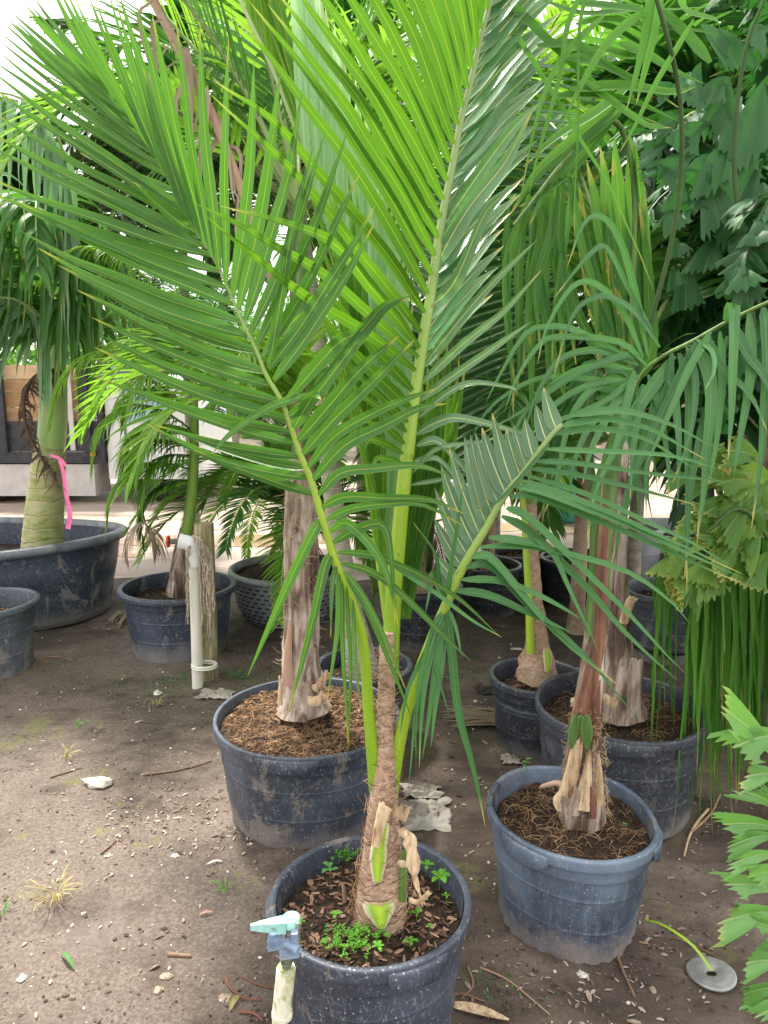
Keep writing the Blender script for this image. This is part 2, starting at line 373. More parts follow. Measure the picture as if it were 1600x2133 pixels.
M['greytrunk'] = noise_mat('grey_ringed_trunk', [(.3, (.20, .17, .13)), (.7, (.45, .41, .34))], 12, (1, 1, 2), .8, .6, .01, rings=16)
M['soil'] = noise_mat('potting_soil', [(.3, (.012, .008, .006)), (.55, (.04, .026, .018)), (.8, (.11, .075, .05))], 45, rough=.95, bs=1, bd=.012)
M['chip'] = noise_mat('bark_chip', [(.15, (.04, .02, .013)), (.5, (.15, .07, .045)), (.85, (.32, .2, .14))], 30, rough=.8, bs=.4, rv=.9)
M['coir'] = noise_mat('coir_fibre', [(.1, (.07, .035, .02)), (.5, (.27, .145, .075)), (.9, (.50, .34, .20))], 20, rough=.85, bs=.2, rv=.9)
M['root'] = noise_mat('pale_root', [(.2, (.30, .20, .10)), (.8, (.62, .48, .3))], 20, rough=.8, bs=.2, rv=.6)
M['pebble'] = noise_mat('pebble', [(.1, (.10, .075, .06)), (.4, (.26, .21, .175)), (.65, (.36, .29, .22)), (.9, (.62, .58, .53))], 30, rough=.8, bs=.3, rv=1.1)
M['crumb'] = noise_mat('soil_crumb', [(.1, (.04, .027, .02)), (.5, (.11, .08, .062)), (.9, (.22, .17, .14))], 40, rough=.95, bs=.4, rv=.9)
M['litter'] = noise_mat('dry_litter', [(.1, (.05, .035, .028)), (.45, (.20, .14, .105)), (.8, (.42, .34, .28))], 25, rough=.85, bs=.3, rv=1.0)
M['twig'] = noise_mat('twig_bark', [(.25, (.14, .08, .05)), (.75, (.34, .23, .16))], 18, (1, 1, 1), .8, .5, rv=.4)
M['redroot'] = noise_mat('red_root', [(.25, (.12, .035, .02)), (.75, (.27, .11, .075))], 25, rough=.7, bs=.4)
M['rock'] = noise_mat('white_limestone', [(.3, (.40, .37, .30)), (.7, (.72, .69, .61))], 14, rough=.9, bs=.9, bd=.01)
M['weed'] = leaf_mat('weed_leaf', (.08, .30, .02), (.16, .45, .04), rib=(.25, .5, .1), tl=(.3, .7, .05), tw=.35, rough=.45, tips=0)
M['weedd'] = leaf_mat('dull_weed_leaf', (.06, .20, .05), (.13, .32, .1), rib=(.2, .4, .12), tl=(.2, .5, .08), tw=.3, rough=.5, tips=0)
M['straw'] = leaf_mat('straw_grass', (.28, .26, .08), (.50, .42, .2), rib=(.5, .44, .2), tl=(.5, .45, .15), tw=.25, rough=.6, tips=0)
M['pvc'] = noise_mat('white_plastic_pipe', [(.3, (.62, .60, .50)), (.7, (.78, .77, .70))], 8, (1, 1, .2), .4, .1, .002, spec=.5)
M['pvcw'] = noise_mat('white_fitting', [(.3, (.75, .77, .80)), (.7, (.85, .86, .88))], 8, rough=.3, bs=.05, spec=.5)
M['pvcm'] = noise_mat('mossy_plastic_pipe', [(.34, (.16, .20, .05)), (.44, (.40, .42, .22)), (.56, (.70, .69, .58))], 34, (1, 1, .6), .6, .3, .004)
M['teal'] = noise_mat('turquoise_plastic', [(.34, (.10, .24, .20)), (.44, (.26, .54, .50)), (.70, (.38, .68, .64))], 55, rough=.45, bs=.15, spec=.5)
M['blue'] = noise_mat('faded_blue_plastic', [(.3, (.10, .15, .24)), (.7, (.30, .40, .54))], 30, rough=.5, bs=.15, spec=.5)
M['greyp'] = noise_mat('grey_green_plastic', [(.3, (.08, .10, .07)), (.7, (.2, .23, .17))], 30, rough=.6, bs=.3)
M['steel'] = noise_mat('dull_steel', [(.3, (.28, .28, .26)), (.7, (.5, .5, .48))], 30, rough=.45, bs=.1, metal=.7)
M['alu'] = noise_mat('aluminium_disc', [(.3, (.27, .27, .27)), (.7, (.48, .48, .48))], 25, rough=.42, bs=.2, metal=.45)
M['red'] = noise_mat('red_handle', [(.3, (.36, .03, .02)), (.7, (.6, .10, .07))], 30, rough=.5, bs=.1)
M['wood'] = noise_mat('weathered_post', [(.3, (.08, .065, .035)), (.44, (.24, .21, .12)), (.56, (.36, .32, .19)), (.72, (.52, .47, .31))], 14, (5, 5, .25), .85, .8, .008, mott=.5)
M['plank'] = noise_mat('truck_plank', [(.25, (.36, .22, .12)), (.7, (.62, .45, .29))], 6, (.3, 1, 3), .75, .3, .004, rv=.5)
M['rope'] = noise_mat('grey_rope', [(.3, (.25, .20, .145)), (.7, (.52, .46, .37))], 60, rough=.9, bs=.6, rv=.4)
M['pink'] = noise_mat('pink_tape', [(.3, (.85, .12, .36)), (.7, (.95, .30, .52))], 20, rough=.5, bs=.1)
M['black'] = noise_mat('black_steel', [(.3, (.012, .014, .02)), (.7, (.05, .055, .07))], 12, rough=.5, bs=.1, spec=.4)
M['white'] = noise_mat('white_paint', [(.3, (.72, .75, .78)), (.7, (.82, .83, .85))], 3, rough=.3, bs=0, spec=.5)
M['offwhite'] = noise_mat('dusty_white_metal', [(.3, (.50, .47, .46)), (.7, (.64, .62, .62))], 8, rough=.5, bs=.05)
M['glass'] = noise_mat('pale_window_glass', [(.3, (.26, .46, .52)), (.7, (.38, .58, .62))], 2, rough=.12, bs=0, spec=.8)
M['rubber'] = noise_mat('black_rubber', [(.3, (.012, .011, .010)), (.7, (.05, .04, .035))], 20, rough=.85, bs=.3)
M['amber'] = noise_mat('amber_lens', [(.3, (.75, .22, .01)), (.7, (.9, .35, .03))], 8, rough=.3, bs=0)
M['paper'] = noise_mat('crumpled_grey_sheet', [(.3, (.20, .17, .14)), (.65, (.48, .45, .40))], 9, rough=.8, bs=.4)
M['cloth'] = noise_mat('dark_cloth', [(.3, (.02, .02, .018)), (.7, (.08, .07, .06))], 20, rough=.95, bs=.5)
M['tarp'] = noise_mat('teal_barrel', [(.3, (.03, .22, .17)), (.7, (.07, .34, .27))], 4, rough=.45, bs=.1)
def stump_mat():
    m, t, b, o = new_mat('cut_leaf_base')
    uv = N_(t, 'ShaderNodeUVMap', uv_map='UVMap').outputs[0]; su = t.nodes.new('ShaderNodeSeparateXYZ'); t.links.new(uv, su.inputs[0])
    tc = t.nodes.new('ShaderNodeTexCoord').outputs['Object']; n = noise_(t, mapped(t, tc, (3, 3, .5)), 16, 5)
    f = math_(t, 'ADD', math_(t, 'ABSOLUTE', math_(t, 'SUBTRACT', su.outputs[0], .5)), math_(t, 'MULTIPLY_ADD', n, .3, -.15))
    col = ramp(t, f, [(.05, (.36, .50, .03)), (.24, (.22, .38, .03)), (.34, (.42, .50, .22)), (.42, (.56, .50, .36)), (.5, (.34, .22, .13))])
    col = mix(t, step(t, math_(t, 'ADD', su.outputs[1], math_(t, 'MULTIPLY', n, .3)), .95, 1.15), col, (.42, .28, .17))
    t.links.new(col, b.inputs['Base Color']); b.inputs['Roughness'].default_value = .5; bump(t, b, n, .4, .004); return m
M['stump'] = stump_mat()
def stalk_mat():
    m, t, b, o = new_mat('green_leaf_stalk')
    uv = N_(t, 'ShaderNodeUVMap', uv_map='UVMap').outputs[0]; su = t.nodes.new('ShaderNodeSeparateXYZ'); t.links.new(uv, su.inputs[0])
    tc = t.nodes.new('ShaderNodeTexCoord').outputs['Object']; n = noise_(t, mapped(t, tc, (2, 2, .35)), 20, 6)
    f = math_(t, 'ADD', su.outputs[1], math_(t, 'MULTIPLY_ADD', n, .3, -.15))
    col = ramp(t, f, [(.0, (.17, .34, .012)), (.2, (.28, .43, .02)), (.42, (.22, .34, .05)), (.65, (.20, .30, .09)), (1, (.18, .25, .08))])
    sp = step(t, noise_(t, tc, 160, 3), .62, .68); col = mix(t, math_(t, 'MULTIPLY', sp, .5), col, (.42, .46, .22))
    dk = step(t, noise_(t, mapped(t, tc, (3, 3, 1)), 24, 4), .66, .70); col = mix(t, math_(t, 'MULTIPLY', dk, .7), col, (.10, .07, .02))
    t.links.new(col, b.inputs['Base Color']); b.inputs['Roughness'].default_value = .36; bump(t, b, n, .25, .004); return m
M['stalk'] = stalk_mat()
def puddle_mat():
    m, t, b, o = new_mat('muddy_water')
    tc = t.nodes.new('ShaderNodeTexCoord').outputs['Object']
    t.links.new(ramp(t, noise_(t, mapped(t, tc, (.3, 1, 1)), 2, 3), [(.3, (.30, .19, .12)), (.7, (.42, .29, .20))]), b.inputs['Base Color'])
    b.inputs['Roughness'].default_value = .08; b.inputs['Specular IOR Level'].default_value = .6
    bump(t, b, noise_(t, mapped(t, tc, (1, 3, 1)), 9, 2), .05, .01); return m
def ground_mat():
    m, t, b, o = new_mat('damp_sandy_soil')
    tc = t.nodes.new('ShaderNodeTexCoord').outputs['Object']
    a = noise_(t, tc, 1.5, 7, .62, .6); c = noise_(t, mapped(t, tc, (.8, 1.3, 1)), 7, 8, .68, .5); d = noise_(t, tc, 90, 5, .7)
    f = math_(t, 'ADD', math_(t, 'MULTIPLY', a, .55), math_(t, 'ADD', math_(t, 'MULTIPLY', c, .32), math_(t, 'MULTIPLY', d, .16)))
    col = ramp(t, f, [(.40, (.030, .021, .016)), (.49, (.076, .055, .043)), (.57, (.135, .102, .083)), (.68, (.25, .205, .176))])
    sx = t.nodes.new('ShaderNodeSeparateXYZ'); t.links.new(tc, sx.inputs[0])
    # the open walkway on the left is trodden, drier and paler than the soil among the pots
    lf = math_(t, 'ADD', math_(t, 'MULTIPLY', sx.outputs[0], -1), math_(t, 'MULTIPLY_ADD', a, .8, -.4))
    pale = math_(t, 'MULTIPLY', math_(t, 'MULTIPLY', step(t, lf, .0, .6), step(t, math_(t, 'ADD', math_(t, 'MULTIPLY', a, .5), math_(t, 'MULTIPLY', c, .5)), .38, .58)), .85)
    col = mix(t, pale, col, mix(t, step(t, d, .4, .65), (.092, .069, .056), (.185, .150, .128)))
    grit = N_(t, 'ShaderNodeTexVoronoi', Scale=150.0); t.links.new(tc, grit.inputs['Vector'])
    g = math_(t, 'MULTIPLY', math_(t, 'SUBTRACT', 1.0, step(t, grit.outputs['Distance'], .12, .26)), step(t, noise_(t, tc, 4, 5), .50, .62))
    col = mix(t, math_(t, 'MULTIPLY', g, .55), col, mix(t, grit.outputs['Color'], (.55, .46, .36), (.22, .16, .12)))
    # moss film in patches
    mo = step(t, math_(t, 'ADD', math_(t, 'MULTIPLY', noise_(t, tc, 2.6, 3), .6), math_(t, 'MULTIPLY', noise_(t, tc, 22, 5, .7), .4)), .56, .63)
    col = mix(t, math_(t, 'MULTIPLY', mo, .5), col, (.14, .15, .035))
    wet = step(t, noise_(t, tc, 1.9, 5, .6), .55, .66)
    col = mix(t, math_(t, 'MULTIPLY', wet, .35), col, (.075, .052, .04))
    t.links.new(col, b.inputs['Base Color'])
    t.links.new(math_(t, 'SUBTRACT', .88, math_(t, 'MULTIPLY', wet, .25)), b.inputs['Roughness'])
    hgt = math_(t, 'ADD', math_(t, 'MULTIPLY', c, .5), math_(t, 'ADD', math_(t, 'MULTIPLY', d, .3), math_(t, 'MULTIPLY', g, .25)))
    bump(t, b, hgt, .7, .014)
    return m
def road_mat():
    m, t, b, o = new_mat('wet_mud_road')
    tc = t.nodes.new('ShaderNodeTexCoord').outputs['Object']
    n = noise_(t, mapped(t, tc, (.35, 1.6, 1)), 2.0, 6, .6, .5); d = noise_(t, mapped(t, tc, (.6, 2, 1)), 14, 5, .7)
    f = math_(t, 'ADD', math_(t, 'MULTIPLY', n, .65), math_(t, 'MULTIPLY', d, .35))
    t.links.new(ramp(t, f, [(.35, (.20, .135, .10)), (.5, (.36, .27, .225)), (.65, (.50, .41, .365))]), b.inputs['Base Color'])
    wet = step(t, n, .45, .36)
    t.links.new(math_(t, 'MULTIPLY_ADD', n, .9, -.02), b.inputs['Roughness']); b.inputs['Specular IOR Level'].default_value = .5
    bump(t, b, f, .6, .04); return m
M['ground'] = ground_mat(); M['road'] = road_mat(); M['puddle'] = puddle_mat()

# ------------------------------------------------------------------ ground, road, puddles
POTS = dict(front=(-.035, 1.60, .232, .195, .38), big_left=(-.283, 2.6, .338, .294, .38), front_right=(.554, 2.0, .24, .201, .36),
            big_right=(.888, 2.623, .308, .268, .41), mid_right=(.672, 3.074, .192, .163, .34), stem_left=(-1.234, 4.278, .319, .271, .41),
            basket=(-.647, 4.895, .384, .327, .36), black_mid=(.221, 4.397, .243, .207, .38), edge_left=(-2.217, 3.943, .26, .221, .41),
            grey_back=(1.652, 4.184, .225, .191, .41), behind_left=(-.09, 3.15, .20, .17, .36), right_edge=(1.95, 3.2, .30, .26, .4),
            back_a=(1.42, 5.2, .27, .23, .36), back_b=(1.02, 5.4, .24, .2, .36), white_back=(1.98, 5.6, .16, .15, .5), back_c=(2.5, 5.3, .3, .26, .36),
            pale_back=(2.4, 6.0, .42, .36, .42), back_d=(.72, 5.0, .22, .19, .36))
def gh(x, y):
    if y > 5.4 or y < .3: k = max(0, 1 - max(y - 5.4, .3 - y) / .4)
    else: k = 1
    if k <= 0: return 0
    v = Vector((x, y, 0))
    z = .018 * noise.noise(v * 1.6) + .012 * noise.noise(v * 4) + .006 * noise.noise(v * 13) + .003 * noise.noise(v * 37)
    for a, b, rt, rb, h in POTS.values():
        d = math.hypot(x - a, y - b) - rb
        if -.05 < d < .12: z += .013 * math.exp(-abs(d) * 28) * (1 + noise.noise(v * 9))
    return k * z
def axis(lo, hi, dlo, dhi, st, far):
    a = []
    x = dlo
    while x < dhi: a.append(x); x += st
    s = st
    b = []; x = dlo
    while x > lo: s *= 1.35; x -= s; b.append(x)
    s = st; c = []; x = a[-1]
    while x < hi: s *= 1.35; x += s; c.append(x)
    return b[::-1] + a + c
gx = axis(-90, 90, -3.2, 3.2, .03, 0); gy = axis(-40, 260, .6, 5.9, .03, 0)
g = MB()
nx = len(gx)
for y in gy:
    for x in gx: g.v.append(Vector((x, y, gh(x, y))))
for j in range(len(gy) - 1):
    for i in range(nx - 1):
        k = j * nx + i
        g.f.append((k, k + 1, k + nx + 1, k + nx))
g.uv = [(0, 0)] * (4 * len(g.f)); g.r = [(.5, .5)] * (4 * len(g.f))
tag(g.build('ground', M['ground']), 'damp brown sandy soil with grit and thin moss', kind='structure')
def sheet(name, mat, pts, z, label, nsub=1, wob=.12):
    b = MB(); out = []
    n = len(pts)
    for i in range(n):
        a = Vector((*pts[i], 0)); c = Vector((*pts[(i + 1) % n], 0))
        m = max(2, int((c - a).length / .25))
        for k in range(m):
            q = a.lerp(c, k / m); q += Vector((noise.noise(q * 1.7), noise.noise(q * 1.7 + Vector((9, 9, 9))), 0)) * wob; q.z = z; out.append(q)
    b.v = out; b.f = [tuple(range(len(out)))]; b.uv = [(0, 0)] * len(out); b.r = [(.5, .5)] * len(out)
    return tag(b.build(name, mat, smooth=False), label, kind='structure')
sheet('mud_road', M['road'], [(-40, 6.1), (0, 5.9), (40, 6.3), (40, 15), (-40, 15)], .004, 'pale wet mud road crossing behind the potted palms', wob=.3)
sheet('puddle', M['puddle'], [(-2.7, 7.15), (-1.3, 7.05), (-.5, 7.3), (-.9, 7.6), (-2.4, 7.6)], .008, 'brown puddle on the mud road', wob=.25)
sheet('puddle', M['puddle'], [(-3.3, 6.65), (-2.3, 6.6), (-2.2, 6.75), (-3.2, 6.8)], .008, 'narrow brown puddle at the near road edge', wob=.12)
sheet('puddle', M['puddle'], [(.9, 7.9), (3.4, 7.8), (3.6, 8.4), (1.2, 8.3)], .008, 'long brown puddle on the right of the road', wob=.25)

# gravel and litter
def free(x, y):
    return all((x - a) ** 2 + (y - b) ** 2 > r * r for a, b, r in FOOT)
FOOT = []
for x, y, rt, rb, h in POTS.values(): FOOT.append((x, y, rb + .01))
b = MB()
n = 0
while n < 2900:
    y = .9 + 5.0 * rnd() ** 1.5; x = U(-.62, .62) * (y + .3)
    if not free(x, y): continue
    den = noise.noise(Vector((x * 1.6, y * 1.6, 4))) + (.25 if x < -.2 else 0)
    if den < U(-.5, .35): continue
    s = .0016 + .0046 * rnd() ** 2.5 + (.006 if rnd() < .018 else 0)
    b.blob((x, y, gh(x, y) + s * .3), s, flat=.7, jit=.3, seg=6 if s > .004 else 4); n += 1
tag(b.build('gravel', M['pebble'], smooth=False), 'small pale pebbles and grit scattered over the soil', kind='stuff')
b = MB(); n = 0
while n < 7500:
    y = .9 + 4.2 * rnd() ** 1.7; x = U(-.62, .62) * (y + .3)
    if not free(x, y): continue
    if noise.noise(Vector((x * 2.3, y * 2.3, 9))) + .5 * noise.noise(Vector((x * 8, y * 8, 2))) < U(-.35, .45): continue
    s = .0016 + .0042 * rnd() ** 2; b.blob((x, y, gh(x, y) + s * .1), s, flat=.6, jit=.4, seg=6 if y < 2.2 else 4); n += 1
tag(b.build('soil_crumbs', M['crumb'], smooth=False), 'dark brown soil crumbs lying on the packed dirt', kind='stuff')
b = MB(); n = 0
spots = [G(480, 1740), G(330, 1480), G(280, 1700), G(400, 1690), G(560, 1480), G(1180, 1560), G(1440, 1700), G(1030, 1480), G(620, 1370), G(260, 1310), G(1350, 1950), G(1100, 2050), G(950, 1400), G(1230, 2020)]
while n < 2600:
    if rnd() < .45:
        c = random.choice(spots); x = random.gauss(c.x, .12); y = random.gauss(c.y, .13)
    else:
        y = .9 + 5.2 * rnd() ** 1.2; x = U(-.62, .62) * (y + .3)
    if y < .8 or not free(x, y): continue
    L = U(.006, .022) * (1.6 if rnd() < .12 else 1); a = U(0, 6.3); d = Vector((math.cos(a), math.sin(a), U(-.15, .25)))
    p = Vector((x, y, gh(x, y) + .004)); q = [p - d * L / 2, p + Vector((0, 0, U(0, .003))), p + d * L / 2]
    b.strip(q, L * U(.15, .5), Vector((U(-.4, .4), U(-.4, .4), 1)), U(-.2, .2), prof=lambda v: .5 + 2 * v * (1 - v)); n += 1
tag(b.build('leaf_litter', M['litter'], smooth=False), 'brown leaf crumbs and bark bits lying on the soil', kind='stuff')

# ------------------------------------------------------------------ pots
def pot(key, name, label, mat, group='black nursery pots', soil=None, lip=.02, ribs=0, wav=0., rings=(.33, .62), fill=.8, cover='soil', tilt=0, seed=0, lugs=0):
    x, y, rt, rb, h = POTS[key]
    T = thing(name, label, 'pot', (x, y, -.004), group)
    s = .006
    def fr(a, i, ra, z):
        q = ra * (1 + wav * (noise.noise(Vector((math.cos(a) * 1.1 + seed, math.sin(a) * 1.1, z * 1.5))) * .9))
        zz = z + wav * .25 * h * noise.noise(Vector((math.cos(a) * 1.3, math.sin(a) * 1.3, 5 + seed))) * (z / h)
        if z < h * .22 and ribs: q += .0035 * (1 if math.cos(a * ribs) > 0 else -1) * (1 - z / (h * .22)) ** .3
        if z < .012: zz += .010 * max(0, math.sin(a * 5 + seed)) ** 6
        return q, zz + tilt * q * math.cos(a)
    R_ = lambda z: rb + (rt - rb) * (z / h)
    pr = [(rb * .9, .0), (rb * .985, .004), (rb, .016), (R_(h * .1), h * .1), (R_(h * .22), h * .22)]
    for q in rings: pr += [(R_(h * q - .03), h * q - .03), (R_(h * q) , h * q - .006), (R_(h * q) + .0004, h * q - .003), (R_(h * q) + .0026, h * q - .001), (R_(h * q) + .0026, h * q + .0015), (R_(h * q) + .0016, h * q + .003), (R_(h * q + .012) + .001, h * q + .012), (R_(h * q + .04), h * q + .04)]
    hb = h - .075
    pr += [(R_(hb - .02), hb - .02), (R_(hb), hb), (R_(hb) + .001, hb + .001), (R_(hb) + .0055, hb + .003), (R_(hb) + .006, hb + .005), (R_(hb) + .006, h - .038), (R_(h - .035) + .005, h - .033)]
    B = MB(); B.lathe(pr + [(rt - .004, h - .03)], 72, fr)
    # inside wall and floor
    B.lathe([(rt - .008, h - .004), (rt - s - .006, h - .02), (R_(h * .8) - s, h * .8), (R_(h * .5) - s, h * .5), (R_(h * .12) - s, h * .12), (.01, h * .12)], 72, fr)
    body = B.build('pot_body', mat, T, origin=(x, y, -.004))
    # origin-local coordinates: lathe was built about 0
    body.data.transform(Matrix.Translation((x, y, -.004)))
    body.location = (0, 0, 0); body.data.transform(Matrix.Translation((-0, -0, 0)))
    L = MB(); L.lathe([(rt - .003, h - .033), (rt + lip * .75, h - .034), (rt + lip * .93, h - .032), (rt + lip, h - .027), (rt + lip, h - .008), (rt + lip * .93, h - .003), (rt + lip * .75, h - .0005), (rt + lip * .45, h), (rt + .001, h + .0005), (rt - .004, h - .001), (rt - .006, h - .005), (rt - .007, h - .018)], 96, fr)
    rim = L.build('rim', mat, T); rim.location = (0, 0, 0)
    for a in (lugs or ()):
        a = R(a); q = MB(); n = 21
        for i in range(n):
            v = i / (n - 1); aa = a + (v - .5) * .62; e = min(1, 5 * v, 5 * (1 - v)) ; r1, z1 = fr(aa, 9, rt, h - .03)
            o1 = r1 + lip + .002 + .006 * e
            for rr_, zz in ((r1 + lip * .5, z1 + .022), (o1 - .004, z1 + .021), (o1, z1 + .016), (o1, z1 - .006 - .018 * e), (o1 - .004, z1 - .010 - .018 * e), (r1 + .002, z1 - .014 - .012 * e)):
                q.v.append(Vector((math.cos(aa) * rr_, math.sin(aa) * rr_, zz)))
        for i in range(n - 1):
            for k in range(5): q.quad((i * 6 + k, i * 6 + k + 1, (i + 1) * 6 + k + 1, (i + 1) * 6 + k), [(0, 0)] * 4, (.5, .5))
        q.quad(tuple(range(6)), [(0, 0)] * 6, (.5, .5)); q.quad(tuple((n - 1) * 6 + k for k in range(6))[::-1], [(0, 0)] * 6, (.5, .5))
        hd = q.build('grip', mat, T); hd.location = (0, 0, 0)
    # soil
    if fill:
        zs = h * fill; rs = R_(zs) - s - .002
        S = MB(); nr, ns = 16, 48
        def sh(px_, py_): return zs + .018 * noise.noise(Vector((px_ * 7 + seed, py_ * 7, 1))) + .010 * noise.noise(Vector((px_ * 25, py_ * 25, 3))) + .02 * max(0, 1 - math.hypot(px_, py_) / rs)
        rg = [(rs * i / nr, 0) for i in range(nr + 1)]; rg[0] = (.001, 0)
        def fs(a, i, ra, z):
            q = ra * (1 + wav * (noise.noise(Vector((math.cos(a) * 1.1 + seed, math.sin(a) * 1.1, zs * 1.5))) * .9))
            return q, sh(math.cos(a) * q, math.sin(a) * q)
        S.lathe(rg[::-1], ns, fs)
        so_ = S.build('soil', M['soil'], T); so_.location = (0, 0, 0)
        if cover:
            C = MB(); amt = {'chip': 900, 'coir': 2400, 'bit': 260, 'root': 620}[cover]
            for _ in range(amt):
                rr_ = rs * .97 * math.sqrt(rnd()); a = U(0, 6.28); px_, py_ = rr_ * math.cos(a), rr_ * math.sin(a)
                c = Vector((px_, py_, sh(px_, py_) + .004))
                if cover in ('chip', 'bit'):
                    L_ = U(.006, .024); aa = U(0, 6.28); d = Vector((math.cos(aa), math.sin(aa), U(-.4, .5)))
                    C.strip([c - d * L_ / 2, c, c + d * L_ / 2], L_ * U(.25, .6), Vector((U(-.6, .6), U(-.6, .6), 1)), U(-.3, .3), prof=lambda v: .55 + 1.6 * v * (1 - v))
                else:
                    L_ = U(.015, .06); aa = U(0, 6.28); d = Vector((math.cos(aa), math.sin(aa), U(-.1, .2))); e = Vector((U(-1, 1), U(-1, 1), U(-.1, .5))) * L_ * .3
                    C.tube(spline([c - d * L_ / 2, c - d * L_ / 5 + e + Vector((0, 0, .004)), c + d * L_ / 5 - e * .6 + Vector((0, 0, .006)), c + d * L_ / 2 - Vector((0, 0, .003))], 6), U(.0004, .0011), 3, cap=False)
            if cover in ('root', 'coir'):
                for _ in range(500):
                    rr_ = rs * .97 * math.sqrt(rnd()); a = U(0, 6.28); px_, py_ = rr_ * math.cos(a), rr_ * math.sin(a); k_ = U(.004, .013)
                    C2 = C if cover == 'coir' and rnd() < .3 else None
                    if C2: aa = U(0, 6.28); d = Vector((math.cos(aa), math.sin(aa), U(-.3, .4))); c = Vector((px_, py_, sh(px_, py_) + .004)); C2.strip([c - d * k_, c, c + d * k_], k_, Vector((0, 0, 1)), .1, prof=lambda v: .6 + v * (1 - v))
            cc = C.build({'chip': 'bark_chips', 'bit': 'bark_chips', 'coir': 'coir_fibres', 'root': 'root_fibres'}[cover], M['chip' if cover in ('chip', 'bit') else 'coir'], so_)
            cc.location = (0, 0, 0)
        T['soil_z'] = zs
    return T
NAVY = (.032, .040, .060)
PM = dict(a=pot_mat('pot_navy_dusty', NAVY, (.10, .12, .165), (.26, .205, .17), .75, 1.0, da=.55),
          b=pot_mat('pot_navy_splashed', (.036, .045, .066), (.11, .135, .185), (.235, .20, .175), .9, 4.2, da=.55, hz=.12),
          c=pot_mat('pot_faded_blue', (.036, .050, .080), (.17, .225, .31), (.27, .235, .21), 1.2, 7.7, hz=.13, da=.35),
          d=pot_mat('pot_charcoal', (.026, .032, .046), (.085, .095, .12), (.22, .2, .18), .7, 2.9, da=.25),
          e=pot_mat('pot_black', (.010, .013, .019), (.035, .042, .055), (.14, .12, .10), .7, 9.1, da=.2),
          f=pot_mat('pot_tub_navy', (.026, .036, .060), (.08, .10, .145), (.24, .225, .21), .7, 5.5, hz=.16, da=.6),
          g=pot_mat('pot_pale_grey', (.30, .33, .36), (.46, .48, .5), (.4, .35, .3), .7, 3.3),
          h=pot_mat('pot_slate', (.05, .062, .08), (.13, .15, .18), (.3, .27, .24), .8, 6.1))
pot('front', 'nursery_pot', 'mud splashed navy pot at the front holding the tall coconut palm', PM['a'], wav=.05, ribs=0, fill=.83, cover='chip', seed=1.3, lip=.012, lugs=(-62, 60, 190))
pot('big_left', 'nursery_pot', 'wide scuffed navy pot full of orange coir, left of the front pot', PM['b'], wav=.04, fill=.9, cover='coir', seed=3.1, lip=.010, lugs=(-97, -5, 100))
pot('front_right', 'nursery_pot', 'sun faded blue pot with tilted rim at the lower right', PM['c'], wav=.06, ribs=26, fill=.85, cover='root', seed=5.2, lip=.012, lugs=(-135, -25, 90), tilt=-.06)
pot('big_right', 'nursery_pot', 'wide dark pot just behind the faded blue pot', PM['d'], wav=.04, fill=.80, cover='root', seed=2.2, lip=.010, lugs=(-100, 30))
pot('mid_right', 'nursery_pot', 'narrower dark pot half hidden by the left of the wide right pot', PM['d'], wav=.03, fill=.78, cover='bit', seed=6.4, lip=.014)
pot('stem_left', 'nursery_pot', 'round black pot right behind the white standpipe', PM['f'], wav=.01, ribs=38, fill=.78, cover='bit', seed=8.4, lip=.03)
pot('black_mid', 'nursery_pot', 'plain black pot behind the main palm stem with fine dead leaves over it', PM['e'], wav=.01, fill=.85, cover='bit', seed=2.4)
pot('edge_left', 'nursery_pot', 'dusty pot cut off by the left edge in front of the big tub', PM['h'], wav=.01, ribs=30, fill=.72, cover='bit', seed=7.4, lip=.026)
pot('grey_back', 'nursery_pot', 'ribbed charcoal pot beyond the wide right pot', PM['h'], wav=.04, fill=.8, cover='bit', seed=1.9, rings=(.25, .45, .65))
pot('behind_left', 'nursery_pot', 'small dark pot tucked behind the wide coir filled pot', PM['d'], wav=.02, fill=.8, cover='bit', seed=4.9)
pot('right_edge', 'nursery_pot', 'dark pot at the right edge behind the hanging green strands', PM['d'], wav=.02, fill=.8, cover='bit', seed=3.9)
pot('back_a', 'nursery_pot', 'black pot with thin pale rim line beyond the right palms', PM['e'], wav=.01, fill=.8, cover='bit', seed=1.1)
pot('back_b', 'nursery_pot', 'black pot farther back between the two right palm stems', PM['e'], wav=.01, fill=.8, cover='bit', seed=1.7)
pot('white_back', 'nursery_pot', 'tall pale grey pot by the road beyond the right pots', PM['g'], wav=.0, fill=.9, cover='bit', seed=1.5)
pot('back_c', 'nursery_pot', 'black pot at the far right near the road', PM['e'], wav=.01, fill=.8, cover='bit', seed=3.7)
pot('pale_back', 'nursery_pot', 'wide pale blue grey pot standing at the road edge', PM['g'], wav=.01, fill=.7, cover='bit', seed=5.7)
pot('back_d', 'nursery_pot', 'black pot with stray roots over its rim, behind the narrow right stem', PM['e'], wav=.01, fill=.85, cover='bit', seed=6.7)

